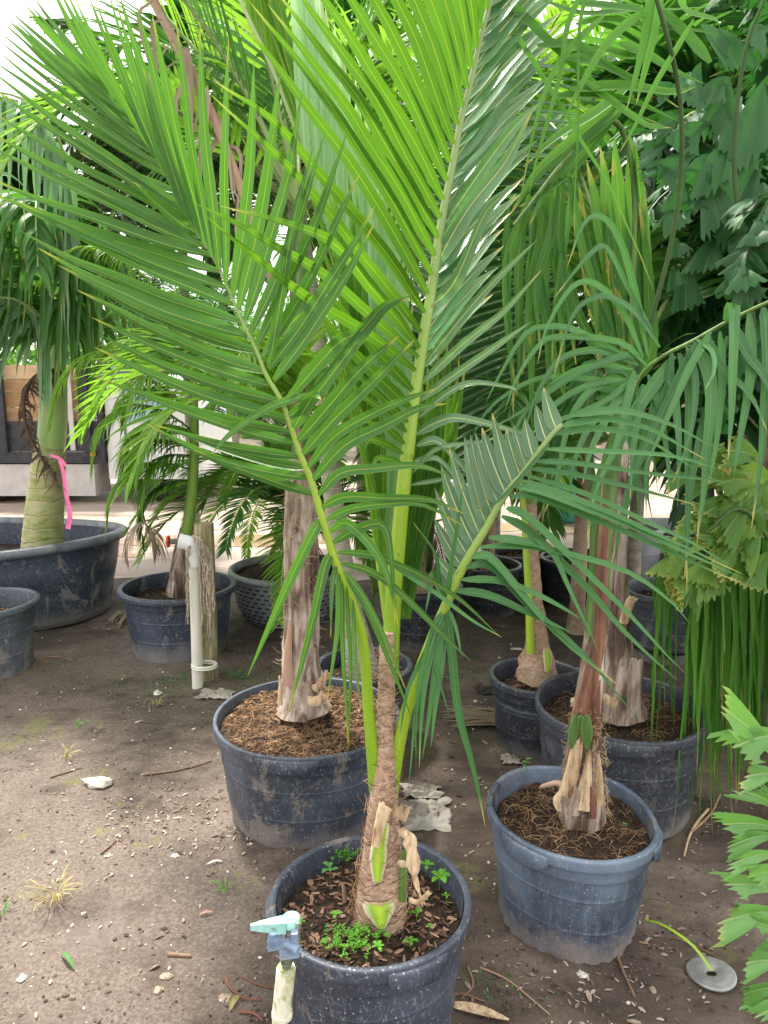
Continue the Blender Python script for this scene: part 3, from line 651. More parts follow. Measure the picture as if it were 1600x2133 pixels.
# slotted basket pot
def basket():
    x, y, rt, rb, h = POTS['basket']
    T = thing('basket_pot', 'grey round pot with rows of slots holding a bushy date palm', 'pot', (x, y, 0))
    b = MB(); seg = 64
    def fr(a, i, ra, z): return ra + .006 * (1 if int(a / (2 * math.pi) * 40) % 2 else 0), z
    R_ = lambda z: rb * (.82 + .18 * min(1, z / (h * .35)) ** .6) + (rt - rb) * (z / h)
    b.lathe([(R_(0) * .9, 0)] + [(R_(h * k / 12), h * k / 12) for k in range(12)] + [(rt - .005, h - .02)], 80, fr)
    b.lathe([(rt - .006, h - .01), (rt - .02, h * .5), (rb * .9, .03), (.01, .03)], 48)
    o = b.build('pot_body', PM['basket'], T); o.location = (0, 0, 0)
    b = MB(); b.lathe([(rt - .006, h - .035), (rt + .022, h - .035), (rt + .028, h - .02), (rt + .02, h), (rt - .004, h + .002), (rt - .01, h - .02)], 64)
    o = b.build('rim', PM['basket'], T); o.location = (0, 0, 0)
    b = MB()
    for j in range(9):
        z = h * (.12 + .085 * j)
        for k in range(40):
            a = (k + .5 * (j % 2) + .25) / 40 * 2 * math.pi
            if math.sin(a) > .3: continue
            r_ = R_(z) + .008
            b.box((math.cos(a) * r_, math.sin(a) * r_, z), (.006, .03, .009), a)
    o = b.build('slot_pattern', M['black'], T); o.location = (0, 0, 0)
    S = MB(); S.lathe([(rt - .02, h * .88), (rt * .6, h * .93), (rt * .3, h * .97), (.01, h * .98)], 40, lambda a, i, ra, z: (ra, z + .012 * noise.noise(Vector((math.cos(a) * ra * 20, math.sin(a) * ra * 20, 0)))))
    o = S.build('soil', M['soil'], T); o.location = (0, 0, 0)
    C = MB()
    for _ in range(500):
        r_ = rt * .93 * math.sqrt(rnd()); a = U(0, 6.28); c = Vector((r_ * math.cos(a), r_ * math.sin(a), h * (.985 - .1 * r_ / rt))); L = U(.008, .03)
        aa = U(0, 6.28); d = Vector((math.cos(aa), math.sin(aa), U(-.2, .3)))
        C.strip([c - d * L / 2, c, c + d * L / 2], L * .4, Vector((U(-.5, .5), U(-.5, .5), 1)), .1, prof=lambda v: .6 + v * (1 - v))
    c_ = C.build('bark_chips', M['chip'], o); c_.location = (0, 0, 0)
PM['basket'] = noise_mat('basket_grey_plastic', [(.3, (.22, .24, .27)), (.7, (.33, .35, .38))], 6, rough=.45, bs=.1, spec=.5)
basket()

# big oval tub
def tub():
    cx_, cy_, ax, ay, h = -2.86, 5.02, 1.06, .70, .57
    T = thing('oval_tub', 'huge dark blue oval stock tub under the thick pale green trunk', 'tub', (cx_, cy_, 0))
    def fr(a, i, ra, z): return ra, z + .02 * math.cos(a * 2 + .5) * (z / h)
    b = MB()
    pr = [(.80, .0), (.855, .01), (.86, .05), (.875, .12), (.89, .2), (.888, .206), (.91, .3), (.93, .4), (.928, .408), (.945, .5), (.955, h - .04)]
    b.lathe(pr, 96, fr, sx=ax, sy=ay)
    b.lathe([(.93, h - .03), (.90, .35), (.84, .06), (.01, .06)], 96, fr, sx=ax, sy=ay)
    o = b.build('tub_body', PM['f'], T); o.location = (0, 0, 0)
    b = MB(); b.lathe([(.945, h - .05), (.985, h - .055), (1.0, h - .035), (1.0, h - .012), (.985, h), (.95, h + .004), (.93, h - .005), (.925, h - .04)], 96, fr, sx=ax, sy=ay)
    o = b.build('rim', PM['rimlight'], T); o.location = (0, 0, 0)
    b = MB(); b.lathe([(.88, .36), (.5, .38), (.01, .40)], 48, lambda a, i, ra, z: (ra, z + .01 * math.sin(a * 7)), sx=ax, sy=ay)
    o = b.build('soil', M['soil'], T); o.location = (0, 0, 0)
PM['rimlight'] = pot_mat('pot_rim_worn', (.06, .075, .10), (.26, .28, .32), (.3, .28, .26), 1.0, 8.8, hz=.01, rough=.35)
tub()

# ------------------------------------------------------------------ palms: traced fronds
NCAM = Vector((0, -1, .25)).normalized()
def radpx(px, Y): return px / FOC * Y * 1.02
def lf(mb, path, Ys, Wpx, N=NCAM, n=9, fold=.22, jit=.25, prof=None):
    """one leaflet through photo points, each at its own distance; Ys = (base, tip) distance"""
    m = len(path) - 1
    pts = [P(p[0], p[1], Ys[0] + (Ys[1] - Ys[0]) * (i / m)) for i, p in enumerate(path)]
    NN = (N + Vector((U(-jit, jit), 0, U(-jit, jit)))).normalized(); Wpx = Wpx * U(.88, 1.1)
    pts = spline(pts, n); L_ = (pts[-1] - pts[0]).length * .012; o_ = Vector((rnd() * 99, 0, 0))
    pts = [q + Vector((noise.noise(q * 7 + o_), noise.noise(q * 7 - o_), noise.noise(q * 7 + o_ * 2))) * (L_ * min(1, i / 4)) for i, q in enumerate(pts)]
    mb.strip(pts, radpx(Wpx, (Ys[0] + Ys[1]) / 2) * 1.16, NN, fold, prof)
def rachis(name_mat, path, r0, r1, parent, label=None, seg=10, flat=.8, name='frond', pw=1.0):
    """path of (px, py, Y); radii in photo pixels at their own distances"""
    pts = spline([P(*p) for p in path], max(10, len(path) * 4))
    Y0, Y1 = path[0][2], path[-1][2]
    b = MB(); b.tube(pts, lambda v: radpx(r0 - r1, Y0) * (1 - v) ** pw + radpx(r1, (Y0 + Y1) / 2), seg, flat=flat)
    o = b.build(name, name_mat, parent)
    if label: o['label'] = label
    return o, pts
def yat(path, py):
    """distance of a rachis path where it crosses photo row py"""
    for a, b in zip(path, path[1:]):
        if min(a[1], b[1]) <= py <= max(a[1], b[1]):
            t = (py - a[1]) / (b[1] - a[1] + 1e-9); return a[2] + (b[2] - a[2]) * t
    return path[-1][2] if abs(py - path[-1][1]) < abs(py - path[0][1]) else path[0][2]
def xat(path, py):
    for a, b in zip(path, path[1:]):
        if min(a[1], b[1]) <= py <= max(a[1], b[1]):
            t = (py - a[1]) / (b[1] - a[1] + 1e-9); return a[0] + (b[0] - a[0]) * t
    return path[-1][0]
def arc(b, t, k=.06, m=4):
    """bowed path from base to tip, k sideways bow as a share of the length"""
    dx, dy = t[0] - b[0], t[1] - b[1]
    return [(b[0] + dx * i / m - dy * k * 4 * (i / m) * (1 - i / m), b[1] + dy * i / m + dx * k * 4 * (i / m) * (1 - i / m)) for i in range(m + 1)]

# ---- main coconut palm in the front pot
MAIN = thing('coconut_palm', 'tall young coconut palm in the front pot, bright green fronds reaching the top', 'palm', (-.02, 1.60, .3))
b = MB()
tp = [P(792, 1915, 1.60), P(795, 1850, 1.60), P(796, 1780, 1.60), P(798, 1700, 1.60), P(802, 1600, 1.60), P(804, 1500, 1.61), P(806, 1400, 1.62), P(806, 1318, 1.63)]
rv = [62, 57, 45, 35, 26, 20, 18, 16]
def trad(v):
    k = v * (len(rv) - 1); i = min(int(k), len(rv) - 2); return radpx(rv[i] + (rv[i + 1] - rv[i]) * (k - i), 1.6)
b.tube(spline(tp, 60), trad, 24, wob=.06)
TR = b.build('trunk', M['fibre'], MAIN)
b = MB()      # loose fibres round the stem
for _ in range(900):
    v = rnd() ** 1.5 * .95; k = v * (len(tp) - 1); i = min(int(k), len(tp) - 2); c = tp[i].lerp(tp[i + 1], k - i); r_ = trad(v)
    a = U(0, 6.28); d = Vector((math.cos(a), math.sin(a), 0)); e = Vector((-d.y, d.x, 0)) * (1 if rnd() < .5 else -1)
    L = U(.02, .07) * (1.1 - .6 * v); o1 = c + d * r_ * 1.0
    up = U(-.4, .9)
    b.tube([o1, o1 + e * L * .5 + d * U(0, .006) + Vector((0, 0, up * L * .4)), o1 + e * L * .8 - d * r_ * .25 + d * U(.0, .02) + Vector((0, 0, up * L))], U(.0004, .0009), 3, cap=False)
b.build('loose_fibres', M['coir'], TR)
def flap(name, path, Ys, W, mat, parent, prof=None, N=NCAM, fold=.3, label=None, rag=.06):
    """a curved shell that wraps the stem: thick, edges turned back, ragged end"""
    b = MB(); m = len(path) - 1; nu = 11
    pts = spline([P(p[0], p[1], Ys[0] + (Ys[1] - Ys[0]) * i / m) for i, p in enumerate(path)], 14)
    n = len(pts); pf = prof or (lambda v: 1); w0 = radpx(W, Ys[0]); L = (pts[-1] - pts[0]).length
    for layer in (0, 1):
        base = len(b.v); off = Vector((rnd() * 9, layer * 0, 0)) if layer == 0 else off
        for i, p in enumerate(pts):
            t = (pts[min(i + 1, n - 1)] - pts[max(i - 1, 0)]).normalized(); side = t.cross(N).normalized(); nn = side.cross(t).normalized(); ww = w0 * pf(i / (n - 1)) * .5
            for u in range(nu):
                a = u / (nu - 1) * 2 - 1
                q = p + side * (a * ww) - nn * (ww * (1 - math.sqrt(max(0, 1 - .72 * a * a))) + layer * .0035 * (1 - a * a))
                q += nn * (.0016 * noise.noise(q * 90 + off)) + side * (.0012 * noise.noise(Vector((i * .9, a, 3)) + off))
                if i >= n - 3: q += t * (L * rag * noise.noise(Vector((a * 3.1, i, 1)) + off) * (i - n + 4) * .8)
                b.v.append(q)
        for i in range(n - 1):
            for u in range(nu - 1):
                k = base + i * nu + u; f = (k, k + 1, k + nu + 1, k + nu)
                b.quad(f if layer == 0 else f[::-1], [(u / (nu - 1), i / (n - 1)), ((u + 1) / (nu - 1), i / (n - 1)), ((u + 1) / (nu - 1), (i + 1) / (n - 1)), (u / (nu - 1), (i + 1) / (n - 1))], (.5, .5))
    K = n * nu
    for i in range(n - 1):
        for e in (0, nu - 1): k = i * nu + e; b.quad((k, k + nu, k + nu + K, k + K), [(e / (nu - 1), .5)] * 4, (.5, .5))
    for u in range(nu - 1):
        k = (n - 1) * nu + u; b.quad((k, k + 1, k + 1 + K, k + K), [(.5, 1)] * 4, (.5, .5))
    o = b.build(name, mat, parent)
    if label: o['label'] = label
    return o
flap('cut_leaf_base', [(786, 1838), (788, 1790), (794, 1740), (800, 1700)], (1.535, 1.555), 46, M['stump'], MAIN, prof=lambda v: .45 + 1.6 * v if v < .3 else .93 - .5 * (v - .3), label='cream and green cut leaf base')
flap('cut_leaf_base', [(782, 1765), (790, 1725), (800, 1690), (806, 1678)], (1.528, 1.545), 34, M['husk'], MAIN, prof=lambda v: .55 + .5 * v, label='torn tan husk strip')
flap('cut_leaf_base', [(795, 1935), (792, 1905), (790, 1880)], (1.515, 1.53), 66, M['stump'], MAIN, prof=lambda v: .25 + 1.2 * math.sin(min(1, v * 1.3) * 1.57) * .8, label='short green cut leaf base at the soil')
flap('cut_leaf_base', [(838, 1880), (840, 1820), (846, 1770)], (1.55, 1.56), 18, M['stemgreen'], MAIN)
flap('husk', [(830, 1735), (848, 1742), (858, 1775), (864, 1825)], (1.55, 1.50), 30, M['husk'], MAIN, prof=lambda v: .5 + 1.4 * v * (1.15 - v) + .2 * math.sin(v * 17))
flap('husk', [(828, 1800), (856, 1808), (870, 1850), (882, 1885)], (1.54, 1.48), 18, M['husk'], MAIN, prof=lambda v: .8 - .4 * v + .2 * math.sin(v * 14))
flap('husk', [(852, 1875), (872, 1880), (895, 1860)], (1.50, 1.47), 12, M['husk'], MAIN)
b = MB()
for i in range(16):
    x0 = 805 + i * 2.6; lf(b, [(x0, 1700 + i * .8), (x0 - 2 + i * .8, 1684 - U(0, 10)), (x0 - 6 + i * 1.6, 1672 + i)], (1.56, 1.55), U(3, 5), n=5)
b.build('husk_fringe', M['husk'], MAIN)

# frond A: the big one leaning left
RA = [(783, 1650, 1.60), (775, 1560, 1.59), (768, 1480, 1.585), (757, 1340, 1.575), (732, 1252, 1.57), (698, 1168, 1.565), (673, 1084, 1.56), (648, 1000, 1.56), (625, 945, 1.56), (607, 892, 1.56), (587, 837, 1.56), (555, 782, 1.57),
      (535, 732, 1.58), (505, 670, 1.59), (475, 600, 1.61), (442, 532, 1.63), (400, 470, 1.66), (375, 425, 1.68), (325, 325, 1.72), (300, 288, 1.74), (275, 245, 1.76), (225, 188, 1.80), (165, 125, 1.84)]
fa, _ = rachis(M['stalk'], RA, 15, 1.8, MAIN, pw=2.4, name='frond', label='frond leaning to the upper left')
AL = [((225, 188), (65, -12)), ((240, 206), (42, -2)), ((262, 230), (20, 20)), ((275, 245), (18, 32)), ((300, 288), (-8, 58)), ((312, 305), (8, 36)), ((325, 325), (-10, 78)), ((345, 365), (-18, 125)), ((362, 398), (165, 318)), ((378, 428), (-25, 142)),
      ((395, 462), (-30, 228)), ((408, 483), (280, 380)), ((415, 495), (-30, 270)), ((430, 515), (-28, 300)), ((442, 532), (-22, 372)), ((458, 565), (-30, 402)), ((475, 600), (-5, 408)), ((490, 635), (35, 420)), ((505, 670), (40, 481)),
      ((520, 700), (78, 516)), ((535, 732), (121, 553)), ((553, 775), (160, 603)), ((571, 805), (190, 659)), ((587, 837), (202, 698)), ((600, 872), (197, 723)), ((610, 900), (194, 784)), ((620, 925), (252, 799)), ((628, 952), (322, 884)), ((638, 975), (383, 905)),
      ((645, 995), (402, 938)), ((655, 1030), (300, 880))]
AL2 = []
for a_, c_ in zip(AL, AL[1:]):
    AL2.append(a_)
    if a_[0][1] < 470 and abs(a_[1][1] - c_[1][1]) < 120: AL2.append((((a_[0][0] + c_[0][0]) / 2, (a_[0][1] + c_[0][1]) / 2), ((a_[1][0] + c_[1][0]) / 2 + U(-8, 18), (a_[1][1] + c_[1][1]) / 2 + U(-10, 10))))
AL = AL2 + AL[-1:]
b = MB()
for k, (q, t) in enumerate(AL):
    Y0 = yat(RA, q[1]); k2 = -.035 if q[1] > 600 else .01
    hw = 21 if q[1] > 480 else 15 if q[1] > 350 else 10
    if q[1] > 880: hw = 17
    lf(b, arc(q, t, -.028 if q[1] > 640 else -.012), (Y0 + .01, Y0 + U(-.1, .12)), hw * 1.12, Vector((.08, -1, .38)).normalized(), n=12, jit=.08, fold=.34)
# low leaflets that fold over and hang
for path, wd in [([(668, 1088), (655, 1105), (610, 1200), (560, 1310), (512, 1412)], 19), ([(690, 1150), (672, 1200), (645, 1330), (600, 1492)], 18),
                 ([(700, 1175), (692, 1230), (690, 1330)], 11), ([(706, 1190), (704, 1300), (682, 1470)], 14), ([(712, 1210), (716, 1350), (722, 1545)], 10), ([(722, 1222), (730, 1380), (727, 1560)], 10), ([(735, 1250), (742, 1380), (752, 1480)], 8)]:
    lf(b, path, (1.56, 1.50), wd, n=12)
AR = [((225, 188), (100, -40)), ((262, 230), (118, -30)), ((290, 270), (135, -30)), ((310, 305), (152, -10)), ((325, 325), (178, -25)), ((345, 365), (200, -10)), ((360, 395), (222, -25)), ((375, 425), (240, -10)), ((390, 455), (300, 140)), ((398, 465), (250, -20)), ((412, 485), (285, 5)), ((426, 508), (317, 32)),
      ((441, 535), (365, 35)), ((456, 561), (416, 43)), ((471, 590), (474, 78)), ((485, 615), (529, 123)), ((497, 641), (585, 146)), ((510, 667), (633, 187)), ((522, 694), (677, 275)), ((535, 718), (725, 276)), ((547, 743), (750, 358)),
      ((560, 768), (781, 430)), ((570, 793), (783, 462))]
for q, t in AR:
    Y0 = yat(RA, q[1]); big = q[1] > 590
    lf(b, arc(q, t, .02 if q[1] > 600 else -.012), (Y0 - .01, Y0 + U(-.12, .0)), 26 if big else 21 if q[1] > 430 else 14, Vector((-.3, -1, .2)).normalized(), n=12, jit=.1, fold=.12)
for path, wd in [([(592, 840), (700, 720), (752, 690), (800, 638), (856, 616)], 27), ([(602, 866), (650, 830), (760, 690), (806, 640), (850, 622)], 24), ([(612, 891), (635, 850), (655, 822), (668, 832)], 24), ([(622, 918), (690, 840), (760, 760), (830, 697)], 27),
                 ([(632, 945), (700, 870), (790, 780), (866, 709)], 26), ([(642, 974), (700, 905), (780, 860), (850, 830), (914, 806)], 23), ([(652, 1000), (720, 925), (800, 885), (870, 850), (932, 840)], 23),
                 ([(664, 1031), (710, 985), (780, 975), (870, 970), (945, 994)], 22), ([(671, 1057), (720, 1035), (800, 1036), (890, 1040), (968, 1072)], 19), ([(681, 1083), (730, 1060), (800, 1052), (880, 1053), (965, 1098)], 17),
                 ([(689, 1108), (722, 1090), (776, 1140), (812, 1210), (831, 1308)], 18), ([(695, 1130), (740, 1105), (795, 1093), (815, 1160), (822, 1310)], 20), ([(703, 1150), (780, 1158), (870, 1195), (960, 1250), (1046, 1328)], 14),
                 ([(711, 1173), (780, 1195), (860, 1260), (930, 1330), (984, 1376)], 14), ([(717, 1189), (760, 1250), (800, 1330), (845, 1440)], 12), ([(723, 1205), (770, 1280), (820, 1400), (860, 1500)], 12), ([(645, 820), (560, 850), (480, 905), (441, 948)], 15), ([(560, 765), (600, 520), (655, 300)], 20)]:
    lf(b, path, (1.555, 1.50), wd, Vector((0, -1, .15)), n=14, jit=.15, fold=.15)
b.build('leaflets', M['A'], fa)

# frond B: the tall central one
RB = [(812, 1420, 1.64), (815, 1330, 1.65), (820, 1230, 1.66), (828, 1148, 1.67), (837, 1047, 1.68), (845, 965, 1.69), (850, 937, 1.69), (860, 850, 1.70), (867, 800, 1.71), (877, 737, 1.72), (887, 675, 1.73), (900, 600, 1.75), (910, 525, 1.76), (922, 450, 1.78),
      (932, 400, 1.79), (947, 322, 1.81), (960, 250, 1.83), (980, 175, 1.84), (1000, 82, 1.86), (1022, 0, 1.88), (1045, -110, 1.9), (1062, -220, 1.9)]
fb, _ = rachis(M['stalk'], RB, 19, 4, MAIN, pw=1.2, name='frond', label='tall central frond with glowing leaflets')
BL = [((1040, -90), (1030, -320)), ((1030, -40), (1005, -300)), ((1012, 20), (975, -300)), ((1000, 60), (935, -320)), ((991, 100), (905, -330)), ((981, 140), (862, -330)), ((972, 182), (810, -318)), ((962, 222), (770, -300)), ((952, 259), (735, -260)),
      ((944, 300), (700, -230)), ((936, 337), (670, -180)), ((930, 376), (635, -140)), ((922, 415), (605, -90)), ((916, 454), (585, -60)), ((912, 495), (575, -20)), ((905, 532), (556, 10)), ((899, 572), (515, -5)), ((891, 612), (485, 30))]
b = MB()
for q, t in BL:
    Y0 = yat(RB, q[1])
    lf(b, arc(q, t, .03), (Y0 - .01, Y0 + U(-.15, -.02)), 22, Vector((-.25, -1, -.1)).normalized(), n=14, jit=.08, fold=.14)
for path in [[(885, 651), (800, 520), (690, 390), (570, 250), (445, 168)], [(877, 692), (790, 575), (690, 450), (570, 320), (440, 198)], [(874, 725), (790, 620), (700, 510), (610, 470), (457, 428)],
             [(872, 745), (770, 655), (655, 560), (520, 480), (400, 416)], [(866, 772), (760, 690), (650, 625), (540, 540), (430, 450)], [(860, 814), (800, 750), (730, 670), (640, 560)], [(855, 850), (790, 790), (720, 715), (660, 640)],
             [(850, 880), (800, 830), (740, 770), (700, 700)], [(847, 900), (800, 855), (750, 820), (720, 780)], [(843, 925), (810, 895), (770, 880), (750, 850)], [(840, 945), (790, 920), (765, 920), (755, 960)], [(838, 965), (800, 955), (782, 960), (775, 990)]]:
    Y0 = yat(RB, path[0][1]); L = abs(path[0][0] - path[-1][0])
    lf(b, path, (Y0 - .01, Y0 - .30 if L > 250 else Y0 - .08), 22 if L > 150 else 14, Vector((-.25, -1, .1)).normalized(), n=14, jit=.08, fold=.14)
b.build('leaflets', M['B'], fb)
b = MB()
k = 0; y = -60
while y < 770:
    q = (xat(RB, y), y); sp = 1 if y < 500 else 1 - (y - 500) / 900
    t = (q[0] + 205 * sp + U(-12, 12), q[1] - 225 * sp + U(-15, 15))
    Y0 = yat(RB, y)
    lf(b, arc(q, t, -.045), (Y0 + .01, Y0 + U(.15, .35)), 34, Vector((.5, -.45, .85)).normalized(), n=12, jit=.15, fold=.22)
    y += 33
for path, wd in [([(886, 757), (960, 665), (1045, 570), (1120, 500)], 19), ([(880, 797), (960, 720), (1047, 650), (1130, 560)], 17), ([(875, 835), (960, 770), (1047, 710), (1110, 670)], 16), ([(872, 870), (930, 820), (985, 797), (1060, 805), (1075, 812)], 13),
                 ([(866, 905), (910, 880), (955, 870), (1050, 890), (1146, 921)], 18), ([(868, 928), (910, 917), (944, 950), (1000, 1020), (1049, 1093)], 17), ([(862, 960), (920, 960), (990, 1060)], 11), ([(860, 985), (910, 935), (1000, 920), (1090, 895)], 10),
                 ([(855, 1010), (920, 1000), (1000, 985), (1075, 1010)], 10), ([(925, 470), (1010, 350), (1080, 260), (1130, 210)], 22), ([(905, 560), (980, 430), (1060, 330), (1110, 230)], 34), ([(895, 640), (950, 590), (1010, 450), (1065, 390)], 30)]:
    Y0 = yat(RB, path[0][1])
    lf(b, path, (Y0 + .01, Y0 - .02), wd, Vector((.5, -.8, .4)).normalized(), n=14, jit=.15, fold=.2)
b.build('leaflets', M['G'], fb)
# spear: folded young frond right of B's stalk
b = MB()
for i in range(9):
    x0 = 834 + i * 2.5; x1 = 868 + i * 12.5
    lf(b, [(x0, 1290), (x0 + 14 + i * 2, 1120), ((x0 + x1) / 2 + 12 + i * 2.5, 930), (x1, 690 + abs(i - 5) * 22)], (1.70, 1.76 + (i % 2) * .015), 20, Vector((.2 * (-1) ** i, -1, 0)), n=14, jit=.05, fold=.3, prof=lambda v: min(1, .05 + v * 2.0) * (1 - v ** 3.5) + .01)
o = b.build('spear_frond', M['B'], MAIN)
# frond E: pale young frond behind, leaning left
RE = [(818, 1330, 1.72), (806, 1150, 1.78), (795, 1000, 1.84), (770, 850, 1.88), (735, 690, 1.93), (690, 520, 1.98), (640, 340, 2.03), (575, 160, 2.08), (505, 10, 2.12), (470, -80, 2.14)]
fe, _ = rachis(M['petiolep'], RE, 10, 3, MAIN, name='frond', label='pale half open frond behind the central one')
b = MB()
for i in range(30):
    y = 1150 - i * 38; x = xat(RE, y); Y0 = yat(RE, y)
    lf(b, arc((x, y), (x - 150 + i * 1.5 + U(-10, 10), y - 470), .03), (Y0 + .03, Y0 + .10), 12, Vector((.5, -1, .2)), n=10, jit=.2, fold=.3)
    if i % 2: lf(b, arc((x + 4, y), (x - 95 + U(-8, 8), y - 480), .03), (Y0 + .06, Y0 + .12), 12, Vector((.2, -1, .2)), n=10, jit=.2, fold=.3)
b.build('leaflets', M['lime'], fe)
b = MB()
for i in range(26):
    y = 1180 - i * 34; x = xat(RE, y) + 6; Y0 = yat(RE, y) - .03
    lf(b, arc((x, y), (x + 45 - i * 4.0 + U(-5, 5), y - 560), .015), (Y0, Y0 + .04), 30, Vector((.1, -1, .1)), n=10, jit=.08, fold=.12)
b.build('leaflets', M['pale'], fe)
# fan frond low behind: bright narrow leaflets left of the stalk
RF = [(812, 1340, 1.70), (790, 1180, 1.74), (768, 1000, 1.78), (752, 850, 1.80), (735, 700, 1.83)]
ff, _ = rachis(M['petioley'], RF, 8, 2, MAIN, name='frond', label='narrow folded frond left of the stalk')
b = MB()
for i in range(24):
    y = 1220 - i * 22; x = xat(RF, y); Y0 = yat(RF, y)
    lf(b, arc((x, y), (x - 70 + U(-18, 8), y - 380), .04), (Y0, Y0), 13, n=10, jit=.3, fold=.3)
    if i % 2: lf(b, arc((x, y), (x - 15 + U(-8, 18), y - 380), .02), (Y0 + .02, Y0 + .03), 13, n=10, jit=.3, fold=.3)
b.build('leaflets', M['lime'], ff)

# frond C: lower right
RC = [(812, 1700, 1.60), (822, 1610, 1.60), (842, 1500, 1.59), (870, 1410, 1.58), (902, 1325, 1.57), (930, 1258, 1.56), (950, 1210, 1.555), (976, 1161, 1.55), (1001, 1119, 1.55), (1014, 1098, 1.55), (1039, 1052, 1.55), (1068, 1010, 1.55), (1084, 993, 1.56), (1112, 955, 1.57), (1150, 905, 1.58), (1170, 886, 1.59)]
fc, _ = rachis(M['stalk'], RC, 15, 5, MAIN, pw=1.4, name='frond', label='frond bending to the lower right')
b = MB()
for q, t in [ ((1161, 897), (1125, 785)), ((1140, 922), (1110, 822)), ((1112, 955), (1088, 850)), ((1098, 975), (1062, 862)), ((1084, 993), (1047, 868)), ((1068, 1010), (1033, 890)), ((1054, 1031), (1014, 918)), ((1039, 1052), (1000, 932)), ((1014, 1098), (975, 945)),
             ((1001, 1119), (948, 968)), ((989, 1140), (932, 1000)), ((976, 1161), (920, 1045)), ((963, 1182), (916, 1100)), ((951, 1207), (912, 1165)), ((934, 1240), (911, 1200)), ((1027, 1075), (988, 938))]:
    Y0 = yat(RC, q[1]); k_ = 1.25 if q[1] > 1000 else .8; t = (q[0] + (t[0] - q[0]) * k_, q[1] + (t[1] - q[1]) * k_)
    lf(b, arc(q, t, -.02), (Y0 + .01, Y0 + .06), 29, Vector((-.2, -1, .35)), n=9, jit=.12, fold=.16, prof=lambda v: min(1, .4 + v * 4) * (1 - v ** 2.6) + .01)
b.build('leaflets', M['grey'], fc)
b = MB()
for path, wd in [([(1092, 988), (1250, 1040), (1400, 1110), (1530, 1182)], 14), ([(1084, 1000), (1180, 1030), (1330, 1095), (1550, 1196)], 16), ([(1072, 1012), (1150, 1030), (1350, 1110), (1552, 1204)], 17), ([(1064, 1035), (1130, 1040), (1350, 1130), (1547, 1216)], 17),
                 ([(1055, 1058), (1090, 1070), (1170, 1140), (1300, 1270), (1430, 1408)], 20), ([(1045, 1075), (1100, 1105), (1200, 1200), (1300, 1310), (1415, 1420)], 18), ([(1018, 1119), (1080, 1125), (1150, 1148), (1190, 1230), (1250, 1370)], 17),
                 ([(997, 1140), (1080, 1135), (1160, 1150), (1300, 1190), (1390, 1245), (1440, 1300)], 16), ([(984, 1161), (1020, 1158), (1085, 1230), (1180, 1340), (1290, 1430)], 19), ([(972, 1182), (1020, 1180), (1090, 1250), (1200, 1350), (1330, 1500)], 18),
                 ([(961, 1207), (1040, 1210), (1140, 1248), (1232, 1303)], 16), ([(949, 1230), (1020, 1240), (1110, 1280), (1196, 1320)], 17), ([(1112, 960), (1200, 965), (1350, 985), (1545, 1006)], 12), ([(1130, 935), (1250, 940), (1400, 950), (1500, 975)], 12),
                 ([(1098, 975), (1200, 990), (1330, 1020), (1450, 1050)], 12), ([(820, 1180), (900, 1230), (980, 1290), (1045, 1326)], 10)]:
    Y0 = yat(RC, path[0][1]); lf(b, path, (Y0 - .01, Y0 - .06), wd, Vector((.2, -.8, .6)), n=14, jit=.12, fold=.28)
for x_, y_ in ((1150, 905), (1170, 886), (1190, 866)):
    lf(b, [(x_, y_), (x_ + 90, y_ - 12), (x_ + 190, y_ + 10), (x_ + 300, y_ + 60 + U(-20, 20))], (1.6, 1.66), 14, Vector((.2, -.8, .6)), n=12, jit=.15)
for path, wd in [([(925, 1272), (900, 1320), (870, 1450), (852, 1640)], 13), ([(930, 1275), (905, 1340), (882, 1450), (872, 1600)], 14), ([(932, 1270), (937, 1340), (958, 1480), (985, 1600), (1011, 1722)], 18), ([(926, 1275), (912, 1360), (895, 1480), (880, 1582)], 13),
                 ([(922, 1280), (885, 1360), (850, 1440), (830, 1560)], 11), ([(928, 1280), (920, 1380), (905, 1480), (896, 1560)], 12), ([(920, 1290), (890, 1380), (868, 1480), (866, 1590)], 11), ([(935, 1270), (950, 1310), (962, 1370)], 9), ([(900, 1330), (912, 1400), (940, 1500)], 7),
                 ([(930, 1250), (915, 1215), (905, 1150), (860, 1085)], 9), ([(915, 1215), (900, 1190), (893, 1240), (885, 1280)], 9), ([(930, 1255), (940, 1180), (955, 1080), (965, 1000)], 10), ([(1145, 925), (1080, 1000), (1030, 1050), (990, 1065)], 8)]:
    lf(b, path, (1.555, 1.50), wd, Vector((.1, -1, .2)), n=14, jit=.2, fold=.28)
b.build('leaflets', M['strap'], fc)

